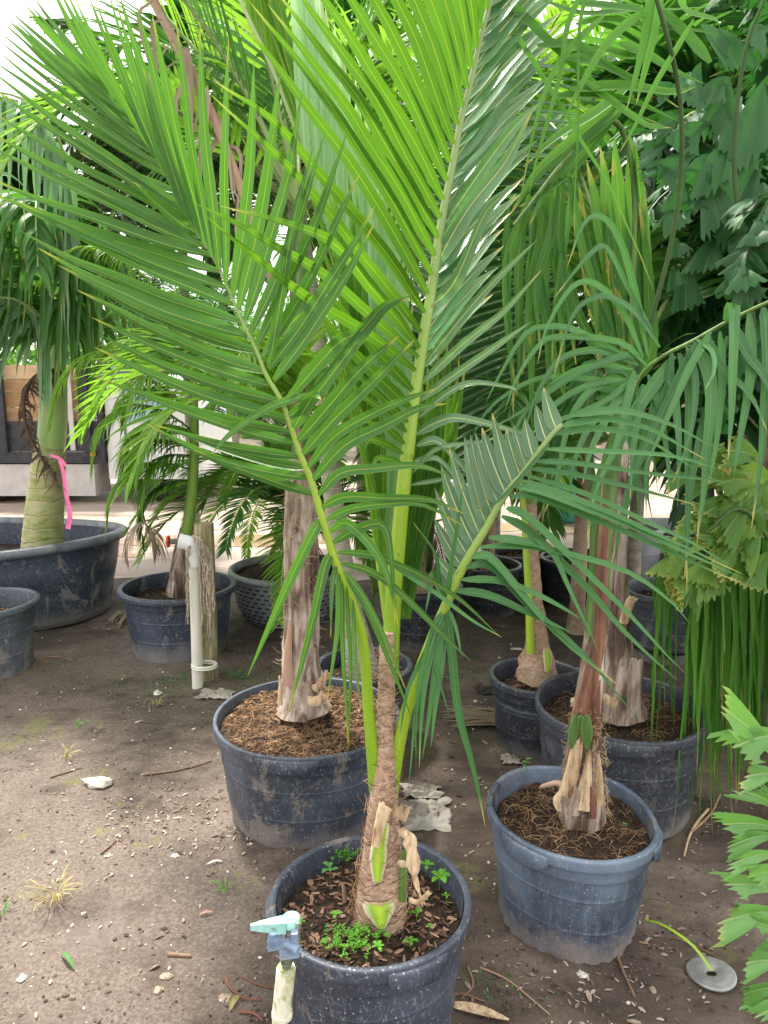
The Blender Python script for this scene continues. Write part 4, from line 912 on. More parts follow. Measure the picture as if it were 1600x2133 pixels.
# ---- generic frond used for the palms farther off
def gfrond(mb_r, mb_l, base, az, el, L, droop, nl, ll, lw, ang=50, hang=.5, r0=.012, wob=.2, start=.18, both=True, fold=.25, vee=.25, n=6, plum=0, prof=None, fish=False, curl=0):
    d = Vector((math.cos(az) * math.cos(el), math.sin(az) * math.cos(el), math.sin(el))); p = Vector(base); pts = [p.copy()]; st = L / 16
    for i in range(16):
        d = (d + Vector((0, 0, -droop * (i / 16) * .22)) + Vector((-math.sin(az), math.cos(az), 0)) * curl * .05).normalized(); p = p + d * st; pts.append(p.copy())
    mb_r.tube(pts, (r0, r0 * .25), 5, cap=False)
    m = len(pts) - 1
    for i in range(nl):
        v = start + (1 - start) * (i + .5) / nl; k = v * m; j = min(int(k), m - 1); c = pts[j].lerp(pts[j + 1], k - j); t = (pts[j + 1] - pts[j]).normalized()
        side = t.cross(Vector((0, 0, 1)));
        if side.length < .05: side = Vector((-math.sin(az), math.cos(az), 0))
        side.normalize(); up = side.cross(t).normalized()
        for s_ in (-1, 1):
            if not both and s_ < 0: continue
            f = math.sin(min(1, (v - start) / (1 - start) * .85 + .25) * math.pi) ** .6
            l2 = ll * max(.35, f) * U(1 - wob, 1 + wob * .5); a = R(ang * (1.15 - .5 * v) + U(-6, 6))
            dd = (t * math.cos(a) + side * s_ * math.sin(a) + up * (vee + (U(-plum, plum) if plum else 0))).normalized()
            q = c.copy(); lp = [q.copy()]
            for h_ in range(n - 1):
                dd = (dd + Vector((0, 0, -hang * .9 / (n - 1) * (1 + h_ * .35)))).normalized(); q = q + dd * (l2 / (n - 1)); lp.append(q.copy())
            NN = (up + Vector((U(-.3, .3), U(-.3, .3), U(-.1, .3)))).normalized()
            if fish: mb_l.wedge(lp[:5], lw * U(.7, 1.2), NN, nu=11, jag=.09)
            else: mb_l.strip(lp, lw, NN, fold, prof)
    return pts
def gpalm(name, label, loc, stem_top, mats, spec, group=None, trunk_r=(.06, .045), trunk_mat='bark', lean=(0, 0), seed=0, boots=True):
    """spec: list of dicts for gfrond; a palm with trunk and fronds as parts"""
    random.seed(seed)
    T = thing(name, label, 'palm', loc, group)
    L = Vector(loc); top = L + Vector((lean[0], lean[1], stem_top))
    b = MB(); b.tube(spline([L, L.lerp(top, .35) + Vector((lean[0] * .1, 0, 0)), L.lerp(top, .7), top], 22), lambda v: trunk_r[0] * (1 - v) + trunk_r[1] * v + trunk_r[0] * .5 * max(0, 1 - v * 7), 16, wob=.12)
    b.build('trunk', M[trunk_mat], T)
    for sp in spec:
        sp = dict(sp); mr = sp.pop('mr', mats[0]); ml = sp.pop('ml', mats[1]); o = Vector(sp.pop('off', (0, 0, 0)))
        a, c = MB(), MB(); gfrond(a, c, top + o, **sp)
        fr = a.build('frond', M[mr], T); c.build('leaflets', M[ml], fr)
    return T
def ring(nf, L, el=(20, 75), droop=1.0, nl=24, ll=.4, lw=.03, az0=0, azs=360, **kw):
    out = []
    for i in range(nf):
        out.append(dict(az=R(az0 + azs * (i + .5) / nf + U(-12, 12)), el=R(U(*el)), L=L * U(.8, 1.1), droop=droop * U(.8, 1.2), nl=nl, ll=ll, lw=lw, **kw))
    return out

# ---- palm in the wide left pot: thick brown trunk, crown above the picture
def left_trunk_palm():
    random.seed(5)
    T = thing('brown_trunk_palm', 'palm with thick peeling brown trunk in the wide coir filled pot', 'palm', (-.3, 2.62, .3))
    path = [(632, 1478, 2.60), (628, 1420, 2.60), (627, 1350, 2.61), (629, 1250, 2.62), (628, 1150, 2.63), (626, 1000, 2.66), (628, 850, 2.70), (632, 700, 2.74), (630, 560, 2.78), (622, 420, 2.82)]
    rs = [46, 41, 38, 37, 36, 31, 22, 18, 15, 13]
    def rf(v):
        k = v * (len(rs) - 1); i = min(int(k), len(rs) - 2); return radpx(rs[i] + (rs[i + 1] - rs[i]) * (k - i), 2.65)
    pts = spline([P(*p) for p in path], 70)
    b = MB(); b.tube(pts[:42], lambda v: rf(v * 41 / 69) * (1 + .25 * max(0, 1 - v * 9)), 28, wob=.16)
    tr = b.build('trunk', M['bark'], T)
    b = MB(); b.tube(pts[38:], lambda v: radpx(19 - 8 * v, 2.72), 18, wob=.05); b.build('stem', M['stemgreen'], T)
    flap('cut_leaf_base', [(655, 1440), (672, 1418), (684, 1400)], (2.53, 2.50), 20, M['husk'], T, prof=lambda v: 1 - .3 * v + .2 * math.sin(v * 20))
    flap('cut_leaf_base', [(640, 1462), (664, 1460), (676, 1448)], (2.50, 2.47), 22, M['husk'], T)
    flap('cut_leaf_base', [(583, 1470), (584, 1430), (582, 1408)], (2.50, 2.52), 12, M['husk'], T, prof=lambda v: 1 - .7 * v)
    flap('bark_strip', [(597, 1430), (600, 1350), (606, 1290)], (2.525, 2.54), 26, M['petioleb'], T, prof=lambda v: 1 - .8 * v)
    b = MB()
    for _ in range(260):
        v = rnd(); y = 1460 - v * 440; a = U(-1.7, 1.7); c = P(627 + math.sin(a) * 37, y, 2.62 - math.cos(a) * .064)
        e = Vector((U(-1, 1), U(-.2, 0), U(-.8, .8))) * .04
        b.tube([c, c + e * .5 + Vector((U(-.01, .01), -.008, 0)), c + e], U(.0006, .0013), 3, cap=False)
    b.build('loose_fibres', M['root'], tr)
    RP = [(626, 960, 2.58), (600, 760, 2.60), (560, 560, 2.62), (490, 360, 2.66), (425, 200, 2.70), (345, 50, 2.75), (300, -40, 2.78)]
    o, _ = rachis(M['petioleb'], RP, 8, 9, T, name='frond', label='dry pinkish leaf stalk leaning left')
    b = MB()
    for i in range(16):
        y = 300 - i * 20; x = xat(RP, y) + U(-5, 5); s_ = -1 if i % 2 else 1
        lf(b, [(x, y), (x + s_ * U(10, 40), y + U(20, 60)), (x + s_ * U(10, 60), y + U(90, 200)), (x + s_ * U(0, 80), y + U(180, 320))], (2.7, 2.6), U(3, 9), n=10, jit=.6)
    b.build('leaflets', M['dry'], o)
    random.seed(8)
    top = P(622, 420, 2.82)
    for az, el, L, dr in [(150, 55, 1.5, 1.1), (185, 65, 1.6, 1.4), (110, 60, 1.5, 1.0), (60, 60, 1.5, 1.3), (20, 70, 1.3, 1.0), (205, 78, 1.4, .8)]:
        a, c = MB(), MB(); gfrond(a, c, top, R(az), R(el), L, dr, 40, .42, .024, ang=48, hang=.35, r0=.013)
        fr = a.build('frond', M['petiolep'], T); c.build('leaflets', M['mid'], fr)
    for az, el, L, dr in [(200, 50, .9, 1.6), (250, 60, .7, 1.8), (170, 35, 1.0, 1.2), (225, 30, .8, 1.4), (290, 55, .7, 1.8)]:
        a, c = MB(), MB(); gfrond(a, c, P(624, 900, 2.70), R(az), R(el), L, dr, 34, .34, .02, ang=45, hang=.35, r0=.008, start=.08)
        fr = a.build('frond', M['petiolep'], T); c.build('leaflets', M['lime'], fr)
left_trunk_palm()

# ---- palm in the faded blue pot: red brown sheath, long drooping straps
def right_palm():
    random.seed(21)
    T = thing('strap_leaf_palm', 'palm with red brown sheath in the faded blue pot, long drooping strap leaflets', 'palm', (.55, 2.0, .3))
    path = [(1213, 1708, 2.0), (1212, 1660, 2.0), (1214, 1600, 2.0), (1222, 1500, 2.0), (1232, 1400, 2.0), (1240, 1320, 2.0), (1248, 1200, 2.01), (1258, 1050, 2.03), (1280, 930, 2.05), (1305, 830, 2.06)]
    rs = [52, 50, 42, 32, 25, 23, 23, 25, 18, 11]
    def rf(v):
        k = v * (len(rs) - 1); i = min(int(k), len(rs) - 2); return radpx(rs[i] + (rs[i + 1] - rs[i]) * (k - i), 2.0)
    b = MB(); pts = spline([P(*p) for p in path], 60)
    b.tube(pts[:34], lambda v: rf(v * 33 / 59), 24, wob=.16); b.build('trunk', M['bark'], T)
    b = MB(); b.tube(pts[30:], lambda v: rf(30 / 59 + v * 29 / 59) * .98, 18, wob=.08); b.build('stem', M['stemgreen'], T)
    for path, Ys, wd, m, pf, lb in [([(1205, 1540), (1215, 1480), (1236, 1400), (1250, 1330), (1256, 1180), (1262, 1050)], (1.94, 1.975), 44, 'redsheath', lambda v: 1.05 - .6 * v, 'red brown leaf sheath'),
                                    ([(1240, 1600), (1240, 1500), (1244, 1420)], (1.955, 1.96), 30, 'redsheath', lambda v: 1 - .4 * v, None),
                                    ([(1190, 1560), (1196, 1530), (1205, 1490)], (1.93, 1.932), 24, 'stemgreen', lambda v: .3 + .75 * math.sin(v * 2.6), 'green bare oval patch'),
                                    ([(1224, 1560), (1224, 1530), (1222, 1492)], (1.925, 1.925), 26, 'stemgreen', lambda v: .3 + .75 * math.sin(v * 2.8), 'green bare oval patch'),
                                    ([(1216, 1690), (1222, 1640), (1228, 1570)], (1.905, 1.93), 44, 'husk', lambda v: 1.2 - 1.0 * v, None),
                                    ([(1180, 1660), (1196, 1600), (1206, 1540)], (1.93, 1.935), 36, 'husk', lambda v: 1 - .3 * v, None),
                                    ([(1232, 1706), (1236, 1670), (1236, 1640)], (1.905, 1.915), 26, 'redsheath', lambda v: 1 - .5 * v, None),
                                    ([(1246, 1680), (1250, 1630), (1246, 1570)], (1.94, 1.945), 24, 'husk', lambda v: 1.1 - .8 * v, None), ([(1196, 1700), (1200, 1670), (1206, 1640)], (1.905, 1.915), 30, 'bark', lambda v: 1.1 - .6 * v, None),
                                    ([(1185, 1642), (1160, 1632), (1125, 1640)], (1.93, 1.97), 16, 'petioleb', lambda v: 1 - .4 * v, None),
                                    ([(1166, 1690), (1160, 1668), (1170, 1650)], (1.92, 1.93), 16, 'husk', lambda v: .6 + .4 * math.sin(v * 3), None)]:
        flap('leaf_sheath', path, Ys, wd, M[m], T, prof=pf, fold=.45, label=lb, rag=.12)
    b = MB()
    for _ in range(420):
        y = U(1480, 1700); a = U(-1.7, 1.7); k = (y - 1480) / 220; c = P(1222 - 8 * k + math.sin(a) * (36 + 16 * k), y, 2.0 - math.cos(a) * (.052 + .024 * k))
        e = Vector((U(-1, 1) * .6, U(-.5, 0), U(-1, .8))) * .03
        b.tube([c, c + e * .5 + Vector((U(-.008, .008), -.006, 0)), c + e], U(.0005, .001), 3, cap=False)
    b.build('loose_fibres', M['root'], T)
    for rp, r0, r1, lb in [([(1262, 1150, 2.02), (1232, 1000, 2.04), (1225, 860, 2.08), (1255, 740, 2.12)], 12, 5, 'short upright frond'),
                           ([(1300, 860, 2.05), (1350, 765, 2.02), (1450, 707, 1.98), (1525, 665, 1.95), (1610, 625, 1.93), (1680, 600, 1.92)], 4.5, 3, 'frond arching to the right with hanging straps')]:
        o, _ = rachis(M['stemgreen'] if r0 < 10 else M['petiolek'], rp, r0, r1, T, name='frond', label=lb)
        b = MB()
        if r0 < 10:
            for path, wd in [([(1510, 668), (1529, 634), (1531, 700), (1524, 850), (1516, 960)], 22), ([(1590, 640), (1597, 700), (1590, 900), (1562, 1100)], 19), ([(1455, 720), (1476, 780), (1478, 870), (1468, 1000), (1455, 1132)], 21),
                             ([(1415, 735), (1433, 800), (1437, 920), (1435, 1060), (1429, 1237)], 20), ([(1385, 765), (1405, 810), (1412, 900), (1411, 1057)], 17), ([(1515, 700), (1480, 830), (1455, 930), (1434, 1090), (1427, 1200)], 17),
                             ([(1450, 712), (1410, 800), (1360, 900), (1310, 1015), (1274, 1188)], 20), ([(1378, 780), (1365, 850), (1326, 975), (1295, 1080), (1277, 1164)], 19), ([(1405, 740), (1340, 835), (1270, 950), (1235, 1040), (1222, 1125)], 21),
                             ([(1322, 772), (1308, 830), (1285, 920), (1248, 1000), (1230, 1060)], 15), ([(1337, 735), (1280, 745), (1200, 780), (1100, 850), (1000, 905)], 14), ([(1292, 787), (1230, 815), (1185, 880), (1157, 1005), (1134, 1068)], 14),
                             ([(1375, 724), (1330, 655), (1280, 622), (1240, 620), (1190, 662), (1150, 790)], 13), ([(1320, 750), (1260, 720), (1200, 690), (1150, 680), (1094, 694), (1040, 785), (1010, 846)], 12), ([(1350, 765), (1290, 710), (1160, 700), (1120, 720), (1075, 790), (1050, 860)], 11),
                             ([(1360, 690), (1310, 600), (1282, 545), (1258, 512), (1230, 530), (1190, 575), (1155, 620)], 13), ([(1525, 668), (1560, 740), (1600, 800), (1640, 920)], 19), ([(1475, 698), (1500, 760), (1560, 820), (1600, 900)], 15),
                             ([(1450, 706), (1482, 730), (1488, 770), (1470, 810)], 9), ([(1340, 800), (1330, 860), (1318, 960), (1312, 1040)], 13), ([(1350, 780), (1375, 860), (1390, 960), (1395, 1040)], 13), ([(1480, 690), (1440, 760), (1390, 870), (1340, 980)], 15),
                             ([(1310, 800), (1270, 860), (1230, 940), (1215, 1010)], 14), ([(1330, 780), (1250, 840), (1150, 880), (1060, 930)], 12), ([(1300, 830), (1240, 870), (1200, 950), (1180, 1060)], 12), ([(1320, 770), (1240, 760), (1150, 800), (1080, 880), (1040, 980)], 12), ([(1330, 760), (1250, 730), (1170, 745), (1120, 820), (1085, 930)], 13), ([(1310, 790), (1230, 800), (1150, 850), (1110, 940), (1100, 1010)], 13),
                             ([(1300, 800), (1220, 790), (1120, 790), (1030, 840), (975, 930)], 11), ([(1340, 745), (1300, 650), (1240, 590), (1190, 600), (1140, 680), (1120, 760)], 13), ([(1350, 740), (1320, 600), (1290, 500), (1250, 450), (1215, 470), (1180, 560)], 12), ([(1400, 730), (1390, 830), (1350, 960), (1345, 1080)], 15), ([(1430, 720), (1450, 800), (1440, 900), (1400, 1010)], 15), ([(1500, 690), (1505, 800), (1490, 920), (1478, 1010)], 15), ([(1560, 650), (1566, 760), (1548, 880), (1530, 1000)], 17)]:
                lf(b, path, (2.0 if path[0][0] < 1420 else 1.96, 1.86), wd, Vector((0, -1, .25)), n=16, jit=.25, fold=.15)
        else:
            for i in range(10):
                x = 1235 + i * 3; y = 850 - i * 10; s_ = -1 if i % 2 else 1
                lf(b, [(x, y), (x + s_ * 50, y + 10), (x + s_ * 90, y + 120), (x + s_ * U(90, 120), y + 260)], (2.1, 2.14), 15, n=12, jit=.3)
        b.build('leaflets', M['strap'], o)
    # overhead straps coming down from the top of the picture
    RT = [(1305, 840, 2.07), (1400, 500, 2.0), (1420, 250, 1.9), (1380, 40, 1.82), (1330, -60, 1.8), (1200, -120, 1.8)]
    o, _ = rachis(M['petiolek'], RT, 5, 3, T, name='frond', label='upright frond whose tip hangs back down')
    b = MB()
    for path, wd in [([(1360, -40), (1347, 60), (1328, 150), (1305, 230)], 14), ([(1378, -40), (1365, 60), (1342, 150), (1324, 216)], 15), ([(1345, 20), (1300, 55), (1250, 110), (1205, 190), (1170, 260)], 15), ([(1240, -60), (1215, 10), (1205, 120), (1202, 330), (1196, 500)], 7),
                     ([(1230, -60), (1180, 60), (1165, 160), (1120, 330), (1100, 420)], 10), ([(1260, 30), (1180, 110), (1130, 200), (1085, 400)], 11), ([(1445, 40), (1380, 150), (1330, 250), (1290, 320)], 9)]:
        lf(b, path, (1.85, 1.82), wd, n=14, jit=.2, fold=.15)
    for path, wd in [([(1043, -15), (1120, 60), (1200, 140), (1290, 220), (1385, 262)], 20), ([(1045, 20), (1100, 110), (1150, 190), (1200, 280), (1232, 330), (1300, 450), (1362, 600)], 11), ([(1190, 5), (1270, 10), (1350, 28), (1420, 70), (1480, 130)], 22), ([(1200, 50), (1270, 38), (1340, 50), (1440, 60), (1500, 75)], 16),
                     ([(1290, 90), (1340, 110), (1400, 145), (1470, 175)], 22), ([(1180, 120), (1240, 125), (1320, 165), (1420, 230)], 24), ([(1120, 95), (1200, 90), (1260, 130), (1320, 180)], 18), ([(1190, 185), (1290, 178), (1400, 190), (1450, 180)], 22), ([(1215, 165), (1290, 220), (1350, 260), (1400, 265)], 20),
                     ([(1130, 0), (1220, 25), (1330, 22), (1500, 10)], 16), ([(1150, 200), (1240, 195), (1330, 215), (1420, 255)], 18), ([(1420, -20), (1430, 20), (1490, 40), (1500, 60)], 18), ([(1330, 120), (1290, 110), (1240, 100), (1170, 130)], 14), ([(1480, 130), (1430, 70), (1380, 20), (1320, -10)], 22)]:
        lf(b, path, (1.95, 2.0), wd, Vector((0, -.9, .5)), n=14, jit=.25, fold=.15)
    b.build('leaflets', M['hang'], o)
right_palm()

# ---- palm in the wide right pot: brown trunk, young leaf fan rising behind the straps
def fan_palm():
    random.seed(31)
    T = thing('fan_crown_palm', 'palm with red brown trunk in the wide right pot, blotched upright leaf fan', 'palm', (.9, 2.6, .33))
    path = [(1300, 1490, 2.6), (1293, 1430, 2.6), (1290, 1350, 2.6), (1286, 1250, 2.61), (1282, 1150, 2.62), (1283, 1020, 2.63), (1295, 900, 2.64), (1308, 790, 2.64)]
    rs = [48, 36, 27, 24, 26, 24, 19, 14]
    def rf(v):
        k = v * (len(rs) - 1); i = min(int(k), len(rs) - 2); return radpx(rs[i] + (rs[i + 1] - rs[i]) * (k - i), 2.6)
    b = MB(); b.tube(spline([P(*p) for p in path], 50), rf, 22, wob=.2); b.build('trunk', M['bark'], T)
    flap('cut_leaf_base', [(1318, 1490), (1322, 1430), (1330, 1372)], (2.53, 2.53), 42, M['bark'], T, prof=lambda v: 1.2 - .5 * v, fold=.5)
    flap('cut_leaf_base', [(1300, 1300), (1312, 1260), (1322, 1245)], (2.53, 2.50), 20, M['husk'], T)
    flap('cut_leaf_base', [(1285, 1470), (1250, 1452), (1190, 1465)], (2.52, 2.5), 20, M['husk'], T)
    RH = [(1308, 800, 2.62), (1318, 600, 2.60), (1322, 420, 2.60), (1300, 280, 2.58), (1255, 255, 2.52), (1180, 330, 2.46), (1110, 420, 2.42), (1070, 470, 2.4)]
    o, _ = rachis(M['stemgreen'], RH, 7, 4, T, name='frond', label='upright blotched frond')
    b = MB()
    for path, wd in [([(1310, 800), (1270, 680), (1225, 530), (1186, 385)], 22), ([(1306, 800), (1258, 700), (1225, 560), (1205, 375)], 22), ([(1312, 795), (1285, 640), (1252, 480), (1222, 335)], 24), ([(1312, 795), (1290, 620), (1268, 450), (1250, 305)], 24),
                     ([(1314, 790), (1305, 600), (1290, 430), (1280, 290)], 25), ([(1316, 790), (1322, 610), (1318, 440), (1310, 270)], 26), ([(1318, 795), (1345, 680), (1340, 470), (1322, 300)], 24), ([(1318, 800), (1355, 740), (1352, 600), (1330, 420)], 18), ([(1300, 800), (1250, 740), (1200, 640), (1170, 500)], 15),
                     ([(1312, 800), (1300, 690), (1276, 560), (1262, 420)], 22), ([(1322, 800), (1330, 640), (1335, 520), (1345, 400)], 20)]:
        lf(b, path, (2.62, 2.58), wd + 4, n=14, jit=.15, fold=.1, prof=lambda v: min(1, .4 + 2 * v) * (1 - v ** 4) + .03)
    for path, wd in [([(1102, 405), (1092, 450), (1062, 520), (1052, 620), (1066, 760), (1068, 868)], 20), ([(1060, 430), (1052, 520), (1055, 600), (1060, 700), (1070, 800)], 12), ([(1150, 400), (1140, 520), (1135, 640), (1160, 760), (1190, 860)], 20), ([(1125, 430), (1110, 560), (1105, 700), (1110, 900)], 20),
                     ([(1170, 370), (1165, 500), (1180, 620), (1200, 760)], 18), ([(1140, 400), (1120, 520), (1100, 640), (1090, 780)], 18), ([(1185, 360), (1210, 500), (1240, 620), (1245, 760)], 16), ([(1110, 440), (1118, 560), (1140, 690), (1145, 860)], 22), ([(1095, 440), (1080, 560), (1084, 700), (1075, 830)], 16),
                     ([(1160, 380), (1150, 480), (1115, 600), (1125, 730)], 16), ([(1200, 350), (1180, 480), (1160, 600), (1150, 760)], 14), ([(1130, 420), (1160, 560), (1170, 700), (1180, 830)], 14)]:
        lf(b, path, (2.45, 2.4), wd, n=14, jit=.35, fold=.2, prof=lambda v: min(1, .4 + 3 * v) * (1 - v ** 3) + .03)
    for path, wd in [([(1290, 210), (1200, 290), (1120, 360), (1060, 450)], 26), ([(1300, 225), (1220, 290), (1130, 400), (1080, 430)], 18), ([(1280, 240), (1200, 340), (1140, 400), (1100, 470)], 20), ([(1310, 180), (1230, 240), (1150, 290), (1090, 350)], 18)]:
        lf(b, path, (2.5, 2.4), wd, Vector((.3, -.8, .6)), n=12, jit=.2)
    b.build('leaflets', M['sick'], o)
    for az, el, L, dr in [(80, 60, 1.5, 1.2), (40, 55, 1.4, 1.3), (110, 70, 1.6, 1.0)]:
        a, c = MB(), MB(); gfrond(a, c, P(1308, 800, 2.68), R(az), R(el), L, dr, 34, .45, .035, ang=45, hang=.6, r0=.014)
        fr = a.build('frond', M['petiolep'], T); c.build('leaflets', M['sick'], fr)
fan_palm()

# ---- palm in the narrower right pot
def slim_palm():
    random.seed(41)
    T = thing('slim_coconut_palm', 'slim young coconut palm with one lime leaf stalk in the narrower right pot', 'palm', (.67, 3.07, .26))
    path = [(1118, 1415, 3.07), (1120, 1380, 3.07), (1119, 1340, 3.07), (1115, 1250, 3.08), (1108, 1150, 3.1), (1106, 1050, 3.12)]
    rs = [44, 38, 24, 16, 14, 12]
    def rf(v):
        k = v * (len(rs) - 1); i = min(int(k), len(rs) - 2); return radpx(rs[i] + (rs[i + 1] - rs[i]) * (k - i), 3.07)
    b = MB(); b.tube(spline([P(*p) for p in path], 40), rf, 20, wob=.25); tr = b.build('trunk', M['fibre'], T)
    b = MB()
    for _ in range(300):
        a = U(0, 6.28); h_ = U(0, .16); r_ = .085 * (1 - h_ * 3); c = Vector((.665 + math.cos(a) * r_, 3.07 + math.sin(a) * r_, .27 + h_)); e = Vector((U(-1, 1), U(-1, .2), U(-.6, .6))) * .04
        b.tube([c, c + e * .6, c + e], .0012, 3, cap=False)
    b.build('loose_fibres', M['coir'], tr)
    flap('cut_leaf_base', [(1140, 1400), (1142, 1370), (1138, 1350)], (2.97, 2.98), 20, M['stump'], T, prof=lambda v: .5 + .5 * math.sin(v * 3))
    RS = [(1105, 1360, 3.0), (1102, 1250, 3.02), (1096, 1150, 3.05), (1090, 1050, 3.08), (1075, 900, 3.1), (1060, 700, 3.15), (1040, 500, 3.2)]
    o, _ = rachis(M['petioley'], RS, 9, 3, T, name='frond', label='lime green leaf stalk')
    b = MB()
    for i in range(26):
        y = 960 - i * 20; x = xat(RS, y)
        for s_ in (-1, 1): lf(b, arc((x, y), (x + s_ * 190, y - 150 + U(-20, 20)), -.06 * s_), (3.1, 3.1), 12, n=8)
    b.build('leaflets', M['mid'], o)
    for az, el, L, dr in [(200, 65, 1.3, 1.0), (150, 60, 1.3, 1.2), (330, 60, 1.3, 1.2), (30, 60, 1.3, 1.0), (90, 75, 1.2, .8), (250, 70, .9, 1.6)]:
        a, c = MB(), MB(); gfrond(a, c, P(1106, 1060, 3.12), R(az), R(el), L, dr, 32, .4, .024, ang=50, hang=.5, r0=.010)
        fr = a.build('frond', M['petiolep'], T); c.build('leaflets', M['mid'], fr)
    # loose narrow leaflets hanging beside the stalk
slim_palm()

# ---- frond of horizontal dark leaflets behind the main palm (its palm stands in the plain black pot)
def black_pot_palm():
    random.seed(51)
    T = thing('dark_coconut_palm', 'dark leaved coconut palm in the plain black pot behind the main stem', 'palm', (.22, 4.4, .33))
    b = MB(); b.tube(spline([Vector((.22, 4.4, .32)), Vector((.24, 4.38, .7)), Vector((.28, 4.36, 1.0))], 20), lambda v: .085 - .04 * v, 18, wob=.2); b.build('trunk', M['fibre'], T)
    RG = [(893, 1190, 4.2), (900, 1050, 3.6), (915, 930, 3.0), (930, 800, 2.7), (948, 640, 2.6), (962, 480, 2.6), (978, 330, 2.65), (1000, 180, 2.8), (1030, 40, 2.9)]
    o, _ = rachis(M['petiolek'], RG, 7, 4, T, name='frond', label='frond with level dark leaflets')
    b = MB()
    for i in range(44):
        y = 990 - i * 20; x = xat(RG, y); Y0 = yat(RG, y); s_ = (y - 450) / 450.
        lf(b, arc((x, y), (x + 235 + U(-10, 20), y - 12 - 95 * max(0, s_) + (60 * max(0, -s_))), -.035), (Y0, Y0 + .1), 17, Vector((0, -.75, .8)), n=10, jit=.12, fold=.3)
        if i % 2: lf(b, arc((x, y), (x - 200, y - 90), .05), (Y0, Y0 + .3), 15, Vector((0, -.75, .7)), n=8, jit=.2)
    b.build('leaflets', M['G2'], o)
    # skirt of fine old leaves over the pot
    a, c = MB(), MB()
    for k in range(7):
        gfrond(a, c, Vector((.27, 4.36, .95)), R(-150 + 40 * k + U(-10, 10)), R(U(25, 60)), .8, 1.6, 26, .28, .010, ang=40, hang=.9, r0=.006)
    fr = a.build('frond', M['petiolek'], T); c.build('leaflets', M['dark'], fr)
    a, c = MB(), MB()
    for k in range(5):
        gfrond(a, c, Vector((.25, 4.36, .75)), R(-140 + 30 * k + U(-10, 10)), R(U(-10, 30)), .55, 2.2, 22, .24, .008, ang=35, hang=1.2, r0=.006)
    fr = a.build('frond', M['dryk'], T); c.build('leaflets', M['dryk'], fr)
    for az, el, L, dr in [(60, 60, 1.6, 1.0), (120, 60, 1.6, 1.0), (170, 55, 1.5, 1.1), (20, 50, 1.5, 1.1)]:
        a, c = MB(), MB(); gfrond(a, c, Vector((.28, 4.38, 1.0)), R(az), R(el), L, dr, 34, .42, .026, ang=50, hang=.4)
        fr = a.build('frond', M['petiolep'], T); c.build('leaflets', M['mid'], fr)
M['G2'] = leaf_mat('dark_gloss_leaf', (.014, .075, .018), (.045, .15, .045), rib=(.5, .55, .25), tl=(.08, .3, .03), tw=.2, rough=.28, spec=.8)
black_pot_palm()

# ---- palm in the small pot behind the big left one
gpalm('grey_trunk_palm', 'thin ringed grey trunk palm rising behind the left frond', (-.09, 3.15, .28), 2.05, ('petiolep', 'lime'), ring(9, 1.6, (25, 70), 1.0, 38, .42, .02, ang=50, hang=.3), trunk_r=(.055, .028), trunk_mat='greytrunk', lean=(-.28, .3), seed=61)

